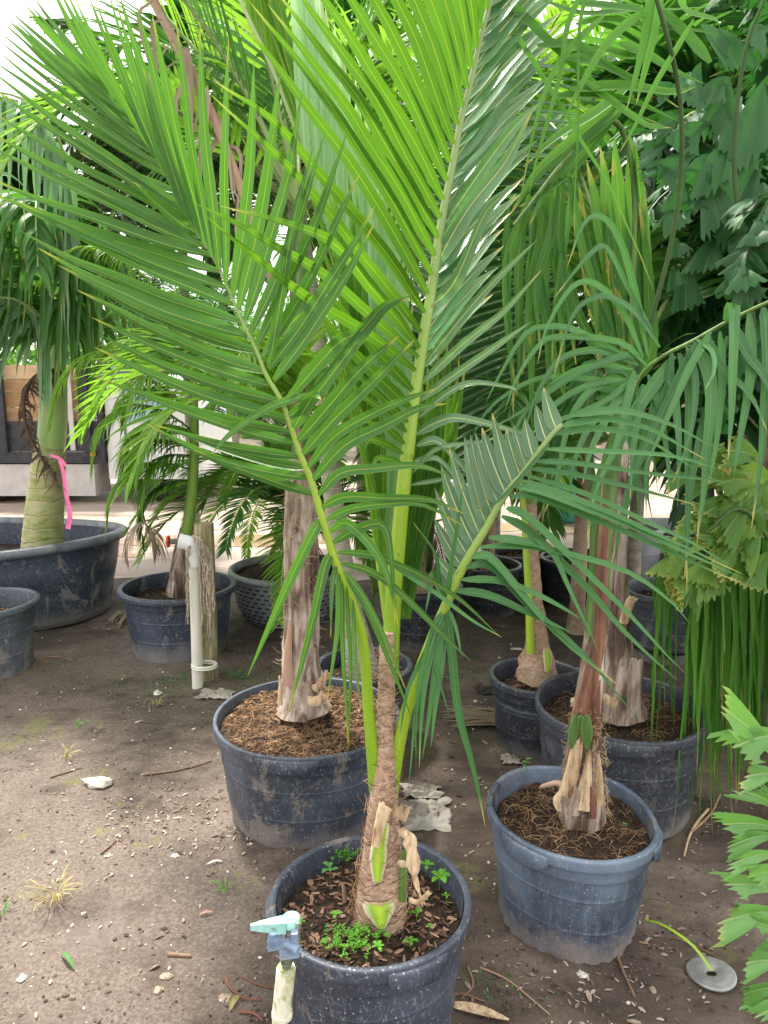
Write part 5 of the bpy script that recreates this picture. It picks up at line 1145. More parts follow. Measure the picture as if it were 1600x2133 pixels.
# ---- royal palm in the tub
def royal():
    random.seed(71)
    T = thing('royal_palm', 'royal palm with thick ringed pale green trunk standing in the oval tub', 'palm', (-2.3, 4.9, .38))
    b = MB(); pts = spline([P(90, 1190, 4.9), P(89, 1130, 4.9), P(95, 1040, 4.9), P(102, 960, 4.9), P(106, 930, 4.9)], 40)
    b.tube(pts, lambda v: radpx(45 - 17 * v, 4.9), 28, wob=.02); b.build('trunk', M['ringed'], T)
    b = MB(); b.tube(spline([P(106, 935, 4.9), P(110, 880, 4.9), P(113, 830, 4.9), P(117, 780, 4.9), P(120, 720, 4.9)], 30), lambda v: radpx(27 + 2 * math.sin(v * 3) - 15 * v ** 2, 4.9), 24); b.build('crownshaft', M['crownshaft'], T)
    top = P(119, 740, 4.9)
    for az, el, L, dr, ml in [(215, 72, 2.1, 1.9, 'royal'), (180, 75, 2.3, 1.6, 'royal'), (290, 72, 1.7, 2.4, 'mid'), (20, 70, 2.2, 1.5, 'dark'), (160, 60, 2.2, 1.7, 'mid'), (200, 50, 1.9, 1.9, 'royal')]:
        a, c = MB(), MB(); gfrond(a, c, top, R(az), R(el), L, dr, 56, .56, .040, ang=60, hang=1.2, r0=.016, vee=.1, plum=.45, n=7, wob=.25, start=.06)
        fr = a.build('frond', M['petiolep'], T); c.build('leaflets', M[ml], fr)
    for rp, ml, n, tp, lb in (([(119, 720, 4.7), (100, 500, 4.4), (135, 330, 4.2), (60, 215, 4.1), (-40, 185, 4.1)], 'royal', 44, 0, 'frond with pale hanging leaflets'), ([(122, 720, 4.7), (150, 560, 4.5), (125, 440, 4.4), (60, 410, 4.4), (-30, 440, 4.4)], 'mid', 46, 1, 'frond with darker hanging leaflets'),
                              ([(122, 715, 4.75), (160, 600, 4.6), (180, 520, 4.55), (230, 500, 4.5)], 'mid', 22, 1, 'short frond right of the crownshaft'), ([(116, 715, 4.7), (60, 640, 4.6), (0, 620, 4.55), (-60, 640, 4.5)], 'royal', 20, 1, 'short frond left of the crownshaft')):
        o, _ = rachis(M['petiolep'], rp, 4, 2, T, label=lb); c = MB()
        for i in range(n):
            v = .3 + .7 * i / n if not tp else .12 + .88 * i / n; k = v * (len(rp) - 1); j = min(int(k), len(rp) - 2); f = k - j
            x = rp[j][0] + (rp[j + 1][0] - rp[j][0]) * f; y = rp[j][1] + (rp[j + 1][1] - rp[j][1]) * f; Y0 = rp[j][2] + (rp[j + 1][2] - rp[j][2]) * f
            dx = U(-25, 45) if not tp else (x - 100) * .3 + U(-80, 80); L = U(120, 270)
            lf(c, [(x, y), (x + dx * .5, y + L * .12), (x + dx * .85, y + L * .5), (x + dx, y + L)], (Y0, Y0 - U(-.1, .15)), U(11, 17), Vector((U(-.6, .6), -1, .2)), n=9, jit=.4)
        c.build('leaflets', M[ml], o)
    # dead frond curling beside the trunk
    RD = [(118, 770, 4.85), (80, 780, 4.75), (55, 810, 4.7), (50, 860, 4.7), (62, 910, 4.7), (92, 960, 4.72), (118, 990, 4.75)]
    o, _ = rachis(M['dryk'], RD, 4, 2.5, T, name='frond', label='dead brown frond curled round the trunk')
    b = MB()
    for i in range(60):
        v = i / 60; k = v * (len(RD) - 1); j = min(int(k), len(RD) - 2); x = RD[j][0] + (RD[j + 1][0] - RD[j][0]) * (k - j); y = RD[j][1] + (RD[j + 1][1] - RD[j][1]) * (k - j)
        s_ = -1 if i % 2 else 1
        lf(b, [(x, y), (x + s_ * U(4, 18) + 4, y + U(6, 22)), (x + s_ * U(4, 26), y + U(20, 60))], (4.72, 4.7), U(3, 6), n=7, jit=.6)
    b.build('leaflets', M['dryk'], o)
    return T
royal()
b = MB(); b.strip(spline([P(124, 958, 4.73), P(132, 985, 4.71), P(138, 1030, 4.70), P(146, 1070, 4.70), P(141, 1102, 4.70)], 14), radpx(11, 4.7), NCAM, .15, prof=lambda v: .6 + .4 * v)
b.strip(spline([P(104, 948, 4.76), P(118, 952, 4.74), P(128, 958, 4.73), P(137, 970, 4.72)], 8), radpx(6, 4.7), NCAM, .2, prof=lambda v: 1)
tag(b.build('marking_ribbon', M['pink'], origin=tuple(P(124, 958, 4.73))), 'bright pink plastic tape tied round the pale green trunk', 'ribbon')

# ---- small palm behind the standpipe
def stem_palm():
    random.seed(81)
    T = thing('green_stem_palm', 'small palm with bright green stem in the pot behind the standpipe', 'palm', (-1.22, 4.27, .33))
    b = MB(); b.tube(spline([P(372, 1240, 4.25), P(374, 1200, 4.25), P(380, 1150, 4.25), P(388, 1110, 4.25)], 20), lambda v: radpx(26 - 12 * v, 4.25), 16, wob=.15); b.build('trunk', M['bark'], T)
    b = MB(); b.tube(spline([P(386, 1125, 4.25), P(398, 1050, 4.25), P(404, 960, 4.25), P(405, 860, 4.25), P(402, 770, 4.26)], 24), lambda v: radpx(13 - 6 * v, 4.25), 14, wob=.05); b.build('stem', M['stemgreen2'], T)
    for px_, py_, az, el, L, dr, ml in [(403, 800, 175, 50, .75, 2.0, 'mid'), (404, 850, 200, 35, .6, 2.2, 'mid'), (405, 830, 230, 40, .6, 2.4, 'mid'), (403, 780, 150, 60, .9, 1.6, 'dark'), (402, 770, 120, 65, 1.0, 1.3, 'dark'), (402, 770, 60, 65, 1.0, 1.3, 'dark'),
                                        (404, 900, 185, 20, .6, 2.6, 'mid'), (404, 950, 215, 10, .5, 3.0, 'mid'), (404, 880, 340, 40, .6, 2.2, 'dark'), (402, 770, 190, 70, 1.1, 1.8, 'mid'), (400, 1000, 195, 0, .5, 3.0, 'lime'), (404, 940, 165, 25, .6, 2.5, 'dark'), (404, 860, 190, 45, .8, 2.2, 'mid'), (404, 900, 210, 40, .75, 2.4, 'mid'), (404, 920, 240, 35, .6, 2.4, 'mid'), (404, 980, 200, 20, .65, 2.2, 'mid'), (403, 800, 185, 35, 1.0, 2.0, 'mid')]:
        a, c = MB(), MB(); gfrond(a, c, P(px_, py_, 4.25), R(az), R(el), L * 1.1, dr, 50, .27, .013, ang=55, hang=1.1, r0=.006, start=.08, wob=.2)
        fr = a.build('frond', M['petiolek'], T); c.build('leaflets', M['lime' if ml == 'mid' else 'mid'], fr)
    a, c = MB(), MB()
    gfrond(a, c, P(330, 1080, 4.1), R(215), R(0), .35, 3.0, 22, .20, .009, ang=40, hang=2.0, r0=.005, start=.1); gfrond(a, c, P(300, 1090, 4.1), R(330), R(-20), .2, 3.0, 16, .2, .008, ang=40, hang=2.0, r0=.004, start=.1)
    fr = a.build('frond', M['dry'], T); fr['label'] = 'withered grey tan frond'; c.build('leaflets', M['dry'], fr)
M['stemgreen2'] = noise_mat('fresh_green_stem', [(.3, (.16, .30, .04)), (.7, (.26, .44, .08))], 8, (2, 2, .4), .42, .2, .004, spec=.5)
stem_palm()

# ---- bushy date palm in the slotted pot
def bushy():
    random.seed(91)
    T = thing('bushy_date_palm', 'bushy fine leaved date palm in the slotted grey pot', 'palm', (-.62, 4.9, .35))
    top = Vector((-.55, 4.85, .75))
    b = MB(); b.tube(spline([Vector((-.6, 4.88, .33)), Vector((-.57, 4.86, .55)), top], 14), (.10, .07), 14, wob=.35); b.build('trunk', M['fibre'], T)
    for i in range(30):
        az = R(90 + i * 31 + U(-8, 8)); a, c = MB(), MB(); gfrond(a, c, top, az, R(U(5, 75)), U(.8, 1.3), U(1.0, 2.0), 60, .27, .016, ang=55, hang=.25, r0=.007, start=.12, vee=.3, wob=.15)
        fr = a.build('frond', M['petiole'], T); c.build('leaflets', M[('lime', 'lime', 'mid')[i % 3]], fr)
    a, c = MB(), MB()
    for i in range(8): gfrond(a, c, top - Vector((0, 0, .1)), R(i * 45 + U(-10, 10)), R(U(-40, -10)), .38, 1.5, 16, .16, .010, ang=35, hang=1.2, r0=.006)
    fr = a.build('frond', M['dryk'], T); fr['label'] = 'dry brown skirt'; c.build('leaflets', M['dryk'], fr)
bushy()

# ---- fishtail palms on the right
def fishtail(name, label, loc, top, ml, fronds, seed, mr='petiolek', tr=.05, nl=22, ll=.22, lw=.12):
    random.seed(seed); T = thing(name, label, 'palm', loc)
    b = MB(); b.tube(spline([Vector(loc), Vector(loc).lerp(Vector(top), .5) + Vector((.02, 0, 0)), Vector(top)], 20), (tr * 1.2, tr * .8), 16, wob=.1); b.build('trunk', M['stemgreen'], T)
    for az, el, L, dr in fronds:
        a, c = MB(), MB(); gfrond(a, c, Vector(top), R(az), R(el), L, dr, nl, ll, lw, ang=62, hang=1.2, r0=.014, start=.15, plum=.9, fish=True, vee=.1)
        fr = a.build('frond', M[mr], T); c.build('leaflets', M[ml], fr)
    return T
fishtail('foxtail_palm', 'dark foxtail palm with ragged drooping leaflets filling the upper right', (1.9, 3.1, .3), (1.75, 3.0, 1.75), 'fish',
         [(200, 60, 1.3, 1.6), (225, 55, 1.3, 1.8), (180, 65, 1.4, 1.3), (250, 55, 1.2, 1.9), (160, 50, 1.4, 1.4), (210, 78, 1.5, 1.4), (240, 75, 1.5, 1.6), (190, 40, 1.1, 2.0), (270, 60, 1.2, 1.6), (140, 60, 1.3, 1.2), (215, 30, 1.0, 2.0), (300, 60, 1.2, 1.4), (100, 60, 1.2, 1.2), (60, 50, 1.2, 1.2), (195, 20, .9, 2.2)], 101, nl=34, ll=.28, lw=.11)
def traced_fish(name, label, loc, rach, leaves, ml, mr, W, trunk=None, seed=0, dn=None):
    random.seed(seed); T = thing(name, label, 'palm', loc)
    if trunk: b = MB(); b.tube(spline([Vector(q) for q in trunk], 14), (.05, .035), 12, wob=.15); b.build('trunk', M['bark'], T)
    for rp, lv in zip(rach, leaves):
        o, _ = rachis(M[mr], rp, 6, 3, T)
        b = MB()
        for path, wd in lv:
            m = len(path) - 1; Y0 = rp[0][2]
            pts = spline([P(p[0], p[1], Y0 + U(-.02, .02) - .04 * i / m) for i, p in enumerate(path)], 7)
            b.wedge(pts, radpx(wd * 1.5, Y0), Vector((U(-.3, .3), -1, U(.0, .5))).normalized(), jag=.075, lop=.55, nu=15)
        b.build('leaflets', M[ml], o)
    return T
UP = []
random.seed(7)
for (x, y, x2, y2, wd) in [(1520, 160, 1495, 270, 50), (1520, 160, 1475, 215, 40), (1590, 170, 1560, 340, 60), (1545, 200, 1500, 300, 55), (1470, 260, 1420, 310, 50), (1455, 300, 1395, 300, 30), (1450, 320, 1385, 370, 45), (1490, 320, 1440, 400, 55), (1590, 330, 1530, 440, 55), (1480, 400, 1440, 440, 50),
                            (1440, 380, 1410, 430, 40), (1400, 440, 1410, 480, 40), (1510, 300, 1480, 400, 50), (1440, 150, 1425, 210, 40), (1460, 50, 1520, 110, 40), (1500, 60, 1540, 140, 45), (1560, 250, 1540, 330, 50), (1600, 60, 1570, 90, 40), (1420, 190, 1370, 195, 30), (1430, 250, 1370, 265, 36), (1460, 130, 1450, 210, 30),
                            (1590, 380, 1600, 470, 60), (1420, 290, 1335, 325, 30), (1420, 340, 1340, 355, 26), (1415, 330, 1385, 375, 36), (1450, 420, 1400, 470, 40), (1415, 500, 1420, 530, 36), (1480, 360, 1500, 470, 50), (1540, 430, 1520, 520, 50), (1415, 560, 1410, 600, 30), (1440, 560, 1435, 640, 55), (1500, 500, 1470, 560, 50), (1570, 560, 1560, 640, 55)]:
    UP.append(([(x, y), ((x * .6 + x2 * .4) - 4, y * .6 + y2 * .4 - 8), (x2, y2)], wd))
traced_fish('foxtail_palm', 'foxtail palm whose torn grey green leaflets hang lowest over the straps, upper right', (1.55, 2.75, .2),
            [[(1600, 900, 2.6), (1560, 600, 2.55), (1530, 350, 2.5), (1550, 120, 2.45), (1600, -20, 2.4)]], [UP], 'fish', 'petiolek', 50, trunk=[(1.6, 2.8, .2), (1.5, 2.75, .8), (1.38, 2.65, 1.42)], seed=9)
LO = []
for (x, y, x2, y2, wd) in [(1560, 985, 1490, 965, 60), (1570, 1000, 1500, 1010, 60), (1590, 960, 1520, 935, 60), (1600, 1050, 1560, 1090, 50), (1560, 1050, 1500, 1130, 46), (1590, 1080, 1545, 1150, 56), (1600, 1150, 1560, 1220, 60), (1555, 1030, 1470, 1070, 40), (1540, 1120, 1450, 1120, 40), (1590, 1200, 1560, 1180, 40),
                            (1450, 1180, 1400, 1230, 50), (1460, 1190, 1430, 1260, 44), (1480, 1180, 1490, 1245, 46), (1455, 1160, 1395, 1190, 46), (1490, 1160, 1450, 1215, 50), (1500, 1010, 1430, 1020, 36), (1560, 1120, 1500, 1170, 46), (1430, 1120, 1385, 1150, 36), (1520, 1090, 1450, 1070, 36), (1600, 1000, 1600, 1060, 50)]:
    LO.append(([(x, y), ((x + x2) / 2, (y + y2) / 2 - 6), (x2, y2)], wd))
for (p_, w_) in list(LO):
    dx, dy = U(-40, 30), U(-30, 50); LO.append(([(x + dx, y + dy) for x, y in p_], w_ * U(.8, 1.1)))
traced_fish('fishtail_palm', 'yellowed fishtail palm with blotchy leaflets at the right edge, mid height', (1.75, 2.45, .15),
            [[(1680, 1250, 2.3), (1600, 1120, 2.28), (1540, 1060, 2.26), (1470, 1110, 2.24)]], [LO], 'fishy', 'petiolek', 50, trunk=[(1.45, 2.45, .12), (1.4, 2.4, .6), (1.30, 2.32, 1.0)], seed=10)
FR = []
for (x, y, x2, y2, wd) in [(1630, 1590, 1495, 1480, 60), (1640, 1530, 1510, 1560, 80), (1640, 1620, 1530, 1620, 50), (1640, 1700, 1530, 1650, 36), (1640, 1730, 1490, 1720, 50), (1630, 1740, 1500, 1765, 44), (1640, 1780, 1510, 1800, 40), (1640, 1860, 1500, 1845, 50), (1640, 1900, 1490, 1925, 70), (1640, 1700, 1590, 1640, 40),
                            (1640, 1960, 1555, 1925, 40), (1640, 2010, 1540, 2010, 60), (1640, 2060, 1530, 2080, 60), (1650, 2100, 1560, 2120, 60), (1630, 2000, 1580, 1960, 40), (1660, 1820, 1550, 1830, 60)]:
    x2 += 22; wd *= .85
    FR.append(([(x, y), ((x + x2) / 2, (y + y2) / 2 - 8), (x2, y2)], wd))
traced_fish('fishtail_palm', 'bright green fishtail palm leaning in at the lower right corner', (1.35, 1.6, 0),
            [[(1850, 2000, 1.62), (1720, 1900, 1.58), (1660, 1780, 1.56), (1640, 1600, 1.55), (1660, 1480, 1.56)]], [FR], 'fishb', 'petiole', 60, trunk=[(1.35, 1.62, 0), (1.3, 1.6, .5), (1.1, 1.6, .8)], seed=11)

# ---- hanging grassy strands on the right
def strands():
    random.seed(111)
    T = thing('drooping_palm', 'palm whose narrow green leaflets hang straight down like a curtain, right side', 'palm', (1.75, 2.9, .2))
    b = MB(); b.tube(spline([Vector((1.8, 2.95, 0)), Vector((1.75, 2.9, .7)), P(1640, 1180, 2.85)], 20), (.05, .03), 12, wob=.1); b.build('trunk', M['stemgreen'], T)
    for rp in ([(1640, 1090, 2.6), (1560, 1080, 2.55), (1470, 1110, 2.5), (1400, 1150, 2.45), (1350, 1200, 2.42)], [(1650, 1120, 2.5), (1570, 1120, 2.45), (1500, 1140, 2.42), (1440, 1180, 2.38)]):
        o, _ = rachis(M['petiolek'], rp, 5, 2, T)
        b = MB(); n = 84
        for i in range(n):
            v = i / n; k = v * (len(rp) - 1); j = min(int(k), len(rp) - 2); f = k - j
            x = rp[j][0] + (rp[j + 1][0] - rp[j][0]) * f; y = rp[j][1] + (rp[j + 1][1] - rp[j][1]) * f; Y0 = rp[j][2] + (rp[j + 1][2] - rp[j][2]) * f
            if x < 1450 and rnd() < .62: continue
            L = (U(330, 610) if x > 1430 else U(200, 470)) * (.6 if rnd() < .15 else 1) ; dx = U(-38, 30) - 5
            lf(b, [(x, y), (x + dx * .4, y + L * .25), (x + dx * .8, y + L * .6), (x + dx * 1.1 + U(-10, 10), y + L)], (Y0, Y0 + U(-.08, .05)), U(5, 14), Vector((U(-1, 1), -1, 0)), n=9, jit=.6, fold=.3)
        b.build('leaflets', M['hang'], o)
strands()

# ---- background palms
random.seed(121)
def proto(seed, nf, L, ml, hang, h, lw=.035, ll=.55, el=(15, 80), mr='petiolep', trm='greytrunk', loc=(0, 0, 0), label='', droop=1.2, lean=(0, 0), nl=34, ang=52, name='background_palm', r=(.05, .04)):
    random.seed(seed)
    sp = ring(nf, L, el, droop, nl, ll, lw, ang=ang, hang=hang, r0=.016, n=5, plum=.15)
    return gpalm(name, label, loc, h, (mr, ml), sp, group='palms along the road and beyond', trunk_r=r, trunk_mat='fibre' if h < 1.6 else trm, lean=lean, seed=seed)
BG = []
defs = [  # x, y, height, fronds, L, mat, hang, label, kwargs
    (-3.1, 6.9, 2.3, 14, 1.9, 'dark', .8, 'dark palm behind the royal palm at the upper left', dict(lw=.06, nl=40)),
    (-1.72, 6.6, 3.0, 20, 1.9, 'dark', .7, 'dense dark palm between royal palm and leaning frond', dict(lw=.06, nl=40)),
    (-.66, 5.7, 3.0, 18, 1.9, 'mid', .5, 'mid green palm behind the leaning frond', dict(lw=.045, nl=40)),
    (-.2, 6.6, 3.6, 18, 2.2, 'lime', .5, 'tall lime green palm at the top centre left', dict(lw=.045, nl=40)),
    (.9, 5.9, 2.4, 20, 1.9, 'lime', .5, 'bright yellow green palm seen past the central frond', dict(lw=.04, nl=40)),
    (1.7, 4.9, 2.3, 22, 1.8, 'mid', .6, 'leafy palm behind the blotched fan', dict(lw=.045, nl=40)),
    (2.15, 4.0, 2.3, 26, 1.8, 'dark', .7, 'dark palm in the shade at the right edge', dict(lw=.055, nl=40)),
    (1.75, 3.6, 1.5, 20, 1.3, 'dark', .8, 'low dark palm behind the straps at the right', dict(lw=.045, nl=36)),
    (.72, 5.0, 1.2, 14, 1.3, 'mid', .5, 'low palm in the pot with stray roots', dict(lw=.03)),
    (1.25, 4.6, 1.2, 14, 1.3, 'lime', .5, 'low lime green palm between the two right stems', dict(lw=.035)),
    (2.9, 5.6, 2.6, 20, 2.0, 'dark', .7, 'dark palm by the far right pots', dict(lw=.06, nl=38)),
    (-5.6, 7.6, 2.6, 12, 1.8, 'mid', .6, 'palm at the far left beside the truck bed', dict(lw=.05)),
    (1.5, 7.2, 2.9, 18, 2.2, 'sick', .6, 'tall yellowing palm across the road on the right', dict(lw=.05)),
    (.1, 8.0, 2.8, 16, 2.2, 'mid', .6, 'palm across the road behind the main palm', dict(lw=.05)),
    (3.9, 7.6, 3.2, 18, 2.4, 'mid', .6, 'tall palm across the road at the far right', dict(lw=.06)),
]
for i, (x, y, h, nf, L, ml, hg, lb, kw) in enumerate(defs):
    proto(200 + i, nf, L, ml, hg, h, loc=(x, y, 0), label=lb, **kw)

# far broadleaf trees across the road
def bushy_tree(loc, h, rx, label, seed, mat='lime', n=5200, lw=.09):
    random.seed(seed); T = thing('broadleaf_tree', label, 'tree', loc, 'leafy trees beyond the road')
    b = MB(); L = Vector(loc)
    b.tube(spline([L, L + Vector((.1, 0, h * .3)), L + Vector((0, .1, h * .6))], 12), (.16, .07), 10, wob=.1)
    cl = []
    for i in range(16):
        a = U(0, 6.28); e = L + Vector((math.cos(a) * rx * U(.2, .9), math.sin(a) * rx * U(.2, .8), h * U(.4, 1.0))); cl.append(e)
        b.tube(spline([L + Vector((0, 0, h * U(.25, .5))), L.lerp(e, .6) + Vector((0, 0, h * .15)), e], 8), (.05, .012), 6)
    b.build('trunk', M['greytrunk'], T)
    c = MB()
    for _ in range(n):
        q = random.choice(cl); d = Vector((random.gauss(0, 1), random.gauss(0, 1), random.gauss(0, .8))).normalized() * U(.2, 1) ** .5 * rx * .38
        p = q + d; t = Vector((U(-1, 1), U(-1, 1), U(-.8, .4))).normalized() * lw * U(1, 2)
        c.strip([p, p + t * .5 + Vector((0, 0, .01)), p + t], lw * .7, Vector((U(-.6, .6), U(-.6, .6), 1)).normalized(), .1, prof=lambda v: .2 + 3 * v * (1 - v))
    c.build('crown', M[mat], T)
bushy_tree((-8.6, 15.5, 0), 4.2, 2.4, 'bright leafy tree at the far left behind the truck', 301)
bushy_tree((-3.5, 17, 0), 3.6, 2.6, 'leafy tree beyond the truck cab', 302, 'mid')
bushy_tree((1.5, 17, 0), 4.4, 3.0, 'leafy tree across the road in the middle', 303, 'mid')
bushy_tree((6.5, 16.5, 0), 5.0, 3.2, 'leafy tree across the road on the right', 304, 'mid')
b = MB(); random.seed(5)
for _ in range(9000):
    x = U(-34, 34); y = 24 + 4 * noise.noise(Vector((x * .2, 0, 0))) + U(-1.5, 1.5); top = 3.6 + 2.0 * noise.noise(Vector((x * .22, 3, 0))); z = top * U(0, 1) ** .7
    p = Vector((x, y, z)); t = Vector((U(-1, 1), U(-1, .2), U(-1, .3))).normalized() * .5
    b.strip([p, p + t * .5, p + t], .34, Vector((U(-.5, .5), -1, U(0, 1))).normalized(), .1, prof=lambda v: .3 + 2.8 * v * (1 - v))
tag(b.build('far_woods', M['mid']), 'far row of green trees beyond the road', kind='stuff')

# ------------------------------------------------------------------ truck across the road
def truck():
    Y = 9.7; T = thing('flatbed_truck', 'parked truck with plank sided black bed and white cab', 'truck', (-4.8, Y + 1.1, 0))
    def X(px, yy=Y): return P(px, 900, yy).x
    def Z(py, yy=Y): return P(100, py, yy).z
    def bx(mb, x0, x1, y0, y1, z0, z1): mb.box(((x0 + x1) / 2, (y0 + y1) / 2, (z0 + z1) / 2), (abs(x1 - x0), abs(y1 - y0), abs(z1 - z0)))
    xl, xr = -9.5, X(186)
    b = MB(); bx(b, xl, xr, Y, Y + 2.2, Z(965), Z(942)); bx(b, xl, xr, Y + .015, Y + .05, Z(941), Z(878))
    bx(b, xr + .002, X(214), Y, Y + 2.2, Z(960), Z(775)) if False else None
    b.build('bed', M['black'], T)
    b = MB()
    for i in range(4):
        z1 = 760 + i * 30; bx(b, xl, xr - .02, Y + .06, Y + .10, Z(z1 + 28.6), Z(z1))
    b.build('side_board', M['plank'], T)
    for px_ in (8, 182, -180, -370):
        b = MB(); bx(b, X(px_) - .05, X(px_) + .05, Y - .05, Y + .012, Z(942), Z(752)); b.build('stake', M['black'], T)
    b = MB(); bx(b, X(146), X(156), Y - .02, Y + .01, Z(938), Z(780)); b.build('strap', M['offwhite'], T)
    b = MB()
    bx(b, xr + .003, X(213), Y + .02, Y + .06, Z(965), Z(770)); bx(b, xr + .01, X(213), Y + .062, Y + 2.2, Z(965), Z(770)); b.build('headboard', M['black'], T)
    b = MB()
    for i in range(12):
        for j in range(3): z = Z(795 + i * 7); x = X(193 + j * 4); bx(b, x, x + .012, Y + .005, Y + .018, z - .03, z)
    b.build('mesh_panel', M['offwhite'], T)
    # cab
    x0, x1 = X(216), X(410); z0, z1 = Z(1000), Z(780)
    b = MB(); pr = [(x0, z0), (x0, z1 - .12), (x0 + .06, z1 - .03), (x0 + .18, z1), (x1 - .45, z1), (x1 - .2, z1 - .08), (x1, (z0 + z1) / 2 + .1), (x1 + .05, z0)]
    n = len(pr); base = len(b.v)
    for yy in (Y + .1, Y + 2.1):
        for x, z in pr: b.v.append(Vector((x, yy, z)))
    b.quad(tuple(range(n)), [(0, 0)] * n, (.5, .5)); b.quad(tuple(range(n, 2 * n))[::-1], [(0, 0)] * n, (.5, .5))
    for i in range(n): b.quad((i, i + n, (i + 1) % n + n, (i + 1) % n), [(0, 0)] * 4, (.5, .5))
    b.build('cab', M['white'], T, smooth=False)
    b = MB(); bx(b, X(262), X(345), Y + .085, Y + .098, Z(880), Z(808)); b.build('cab_window', M['glass'], T)
    b = MB(); bx(b, X(256), X(258), Y + .088, Y + .098, Z(985), Z(800)); bx(b, X(348), X(350), Y + .088, Y + .098, Z(985), Z(800)); b.build('door_seam', M['black'], T)
    b = MB(); bx(b, -6.0, X(188), Y + .04, Y + .6, Z(1034), Z(968)); b.build('tool_box', M['offwhite'], T)
    b = MB(); bx(b, X(187), X(196), Y - .03, Y - .002, Z(950), Z(934)); b.build('side_lamp', M['amber'], T)
    b = MB()
    b.tube([Vector((xl, Y + .7, .62)), Vector((x1, Y + .7, .62))], .09, 6); b.build('chassis', M['black'], T)
    for px_ in (-45, 330, -150):
        for yy in (Y + .25, Y + 1.95):
            cx_ = X(px_); w_ = MB(); w_.lathe([(.2, -.12), (.44, -.13), (.49, -.10), (.50, -.05), (.50, .05), (.49, .10), (.44, .13), (.2, .12)], 32)
            for v in w_.v: v.y, v.z = v.z, v.y
            for v in w_.v: v += Vector((cx_, yy, .498))
            wo = w_.build('wheel', M['rubber'], T)
            h_ = MB(); h_.lathe([(.01, -.06), (.1, -.07), (.2, -.04), (.21, .04), (.01, .05)], 24)
            for v in h_.v: v.y, v.z = v.z, v.y
            for v in h_.v: v += Vector((cx_, yy, .498))
            h_.build('hub', M['steel'], wo)
truck()
b = MB(); b.lathe([(.01, 0), (.3, 0), (.33, .02), (.34, .3), (.35, .32), (.34, .34), (.34, .6), (.35, .62), (.33, .9), (.28, .95), (.01, .96)], 40, c=Vector((2.1, 8.6, .008)))
bo = b.build('barrel', M['tarp'], origin=(2.1, 8.6, .008)); tag(bo, 'teal plastic barrel across the road seen between the right palms', 'barrel')

# ------------------------------------------------------------------ standpipe, post, rope
def standpipe():
    Y = 3.68; base = G(412, 1433)
    T = thing('standpipe', 'white plastic standpipe with elbow and small red valve wheel', 'water pipe', tuple(base))
    b = MB(); b.tube([Vector((base.x, base.y, -.02)), P(409, 1300, Y), P(404, 1160, Y)], radpx(12, Y), 20); b.build('pipe', M['pvc'], T)
    b = MB(); b.tube(spline([P(404, 1178, Y), P(403, 1150, Y), P(396, 1133, Y - .01), P(372, 1127, Y - .02)], 18), lambda v: radpx(15.5, Y) * (1 + .08 * (v < .12 or v > .9)), 20)
    b.build('elbow', M['pvcw'], T)
    b = MB(); b.tube([P(373, 1127, Y - .02), P(360, 1128, Y - .03), P(352, 1128, Y - .04)], radpx(6, Y), 12); v_ = b.build('valve', M['greyp'], T)
    b = MB(); c = P(349, 1128, Y - .05)
    for i in range(6):
        a = i * 1.047; q = c + Vector((.004, math.cos(a) * .028, math.sin(a) * .028)); a2 = (i + 1) * 1.047; q2 = c + Vector((.004, math.cos(a2) * .028, math.sin(a2) * .028)); b.tube([q, q2], .006, 6); b.tube([c, q], .004, 5)
    b.build('handwheel', M['red'], v_)
    b = MB()
    cc = P(411, 1390, Y)
    for z in (0, .012): b.tube([cc + Vector((math.cos(a / 16 * 6.283) * .065 + .035, math.sin(a / 16 * 6.283) * .05 + .01, z)) for a in range(17)], .006, 6)
    tag(b.build('cable_tie', M['pvc'], origin=tuple(cc)), 'pale cord looped round standpipe and post near the ground', 'cord')
    b = MB(); pb = G(430, 1424); pts = [Vector((pb.x, pb.y + .06, -.02)), P(430, 1250, 3.79), P(424, 1090, 3.79)]
    b.tube(spline(pts, 20), radpx(21, 3.75), 14, wob=.06)
    tag(b.build('wooden_post', M['wood'], origin=tuple(pb)), 'weathered round wooden post right beside the standpipe', 'post')
    random.seed(3)
    b = MB()
    for i in range(22):
        x1 = 420 + U(-2, 24); y1 = U(1210, 1335)
        pts = spline([P(402 + U(-4, 6), 1118 + U(-3, 3), Y + .0), P(416 + U(-4, 4), 1128 + U(-4, 6), Y - .07), P(x1 - 3, 1170 + U(-10, 10), Y - .05), P(x1 + U(-4, 4), y1, Y - .04)], 26)
        pts = [q + Vector((.0035 * math.sin(k * 2.1 + i), .0035 * math.cos(k * 2.1 + i), 0)) for k, q in enumerate(pts)]
        b.tube(pts, .0042, 5)
    for i in range(3):
        pts = spline([P(398, 1120, Y), P(390 + i * 2, 1150, Y - .06), P(388 + i * 2, 1220, Y - .05), P(391 + i, 1300 - i * 15, Y - .05)], 26)
        b.tube([q + Vector((.0035 * math.sin(k * 2.1 + i), .0035 * math.cos(k * 2.1), 0)) for k, q in enumerate(pts)], .0042, 5)
    tag(b.build('rope', M['rope'], origin=tuple(P(410, 1120, Y))), 'bundle of tan twisted cord draped over the standpipe elbow', 'rope')
standpipe()

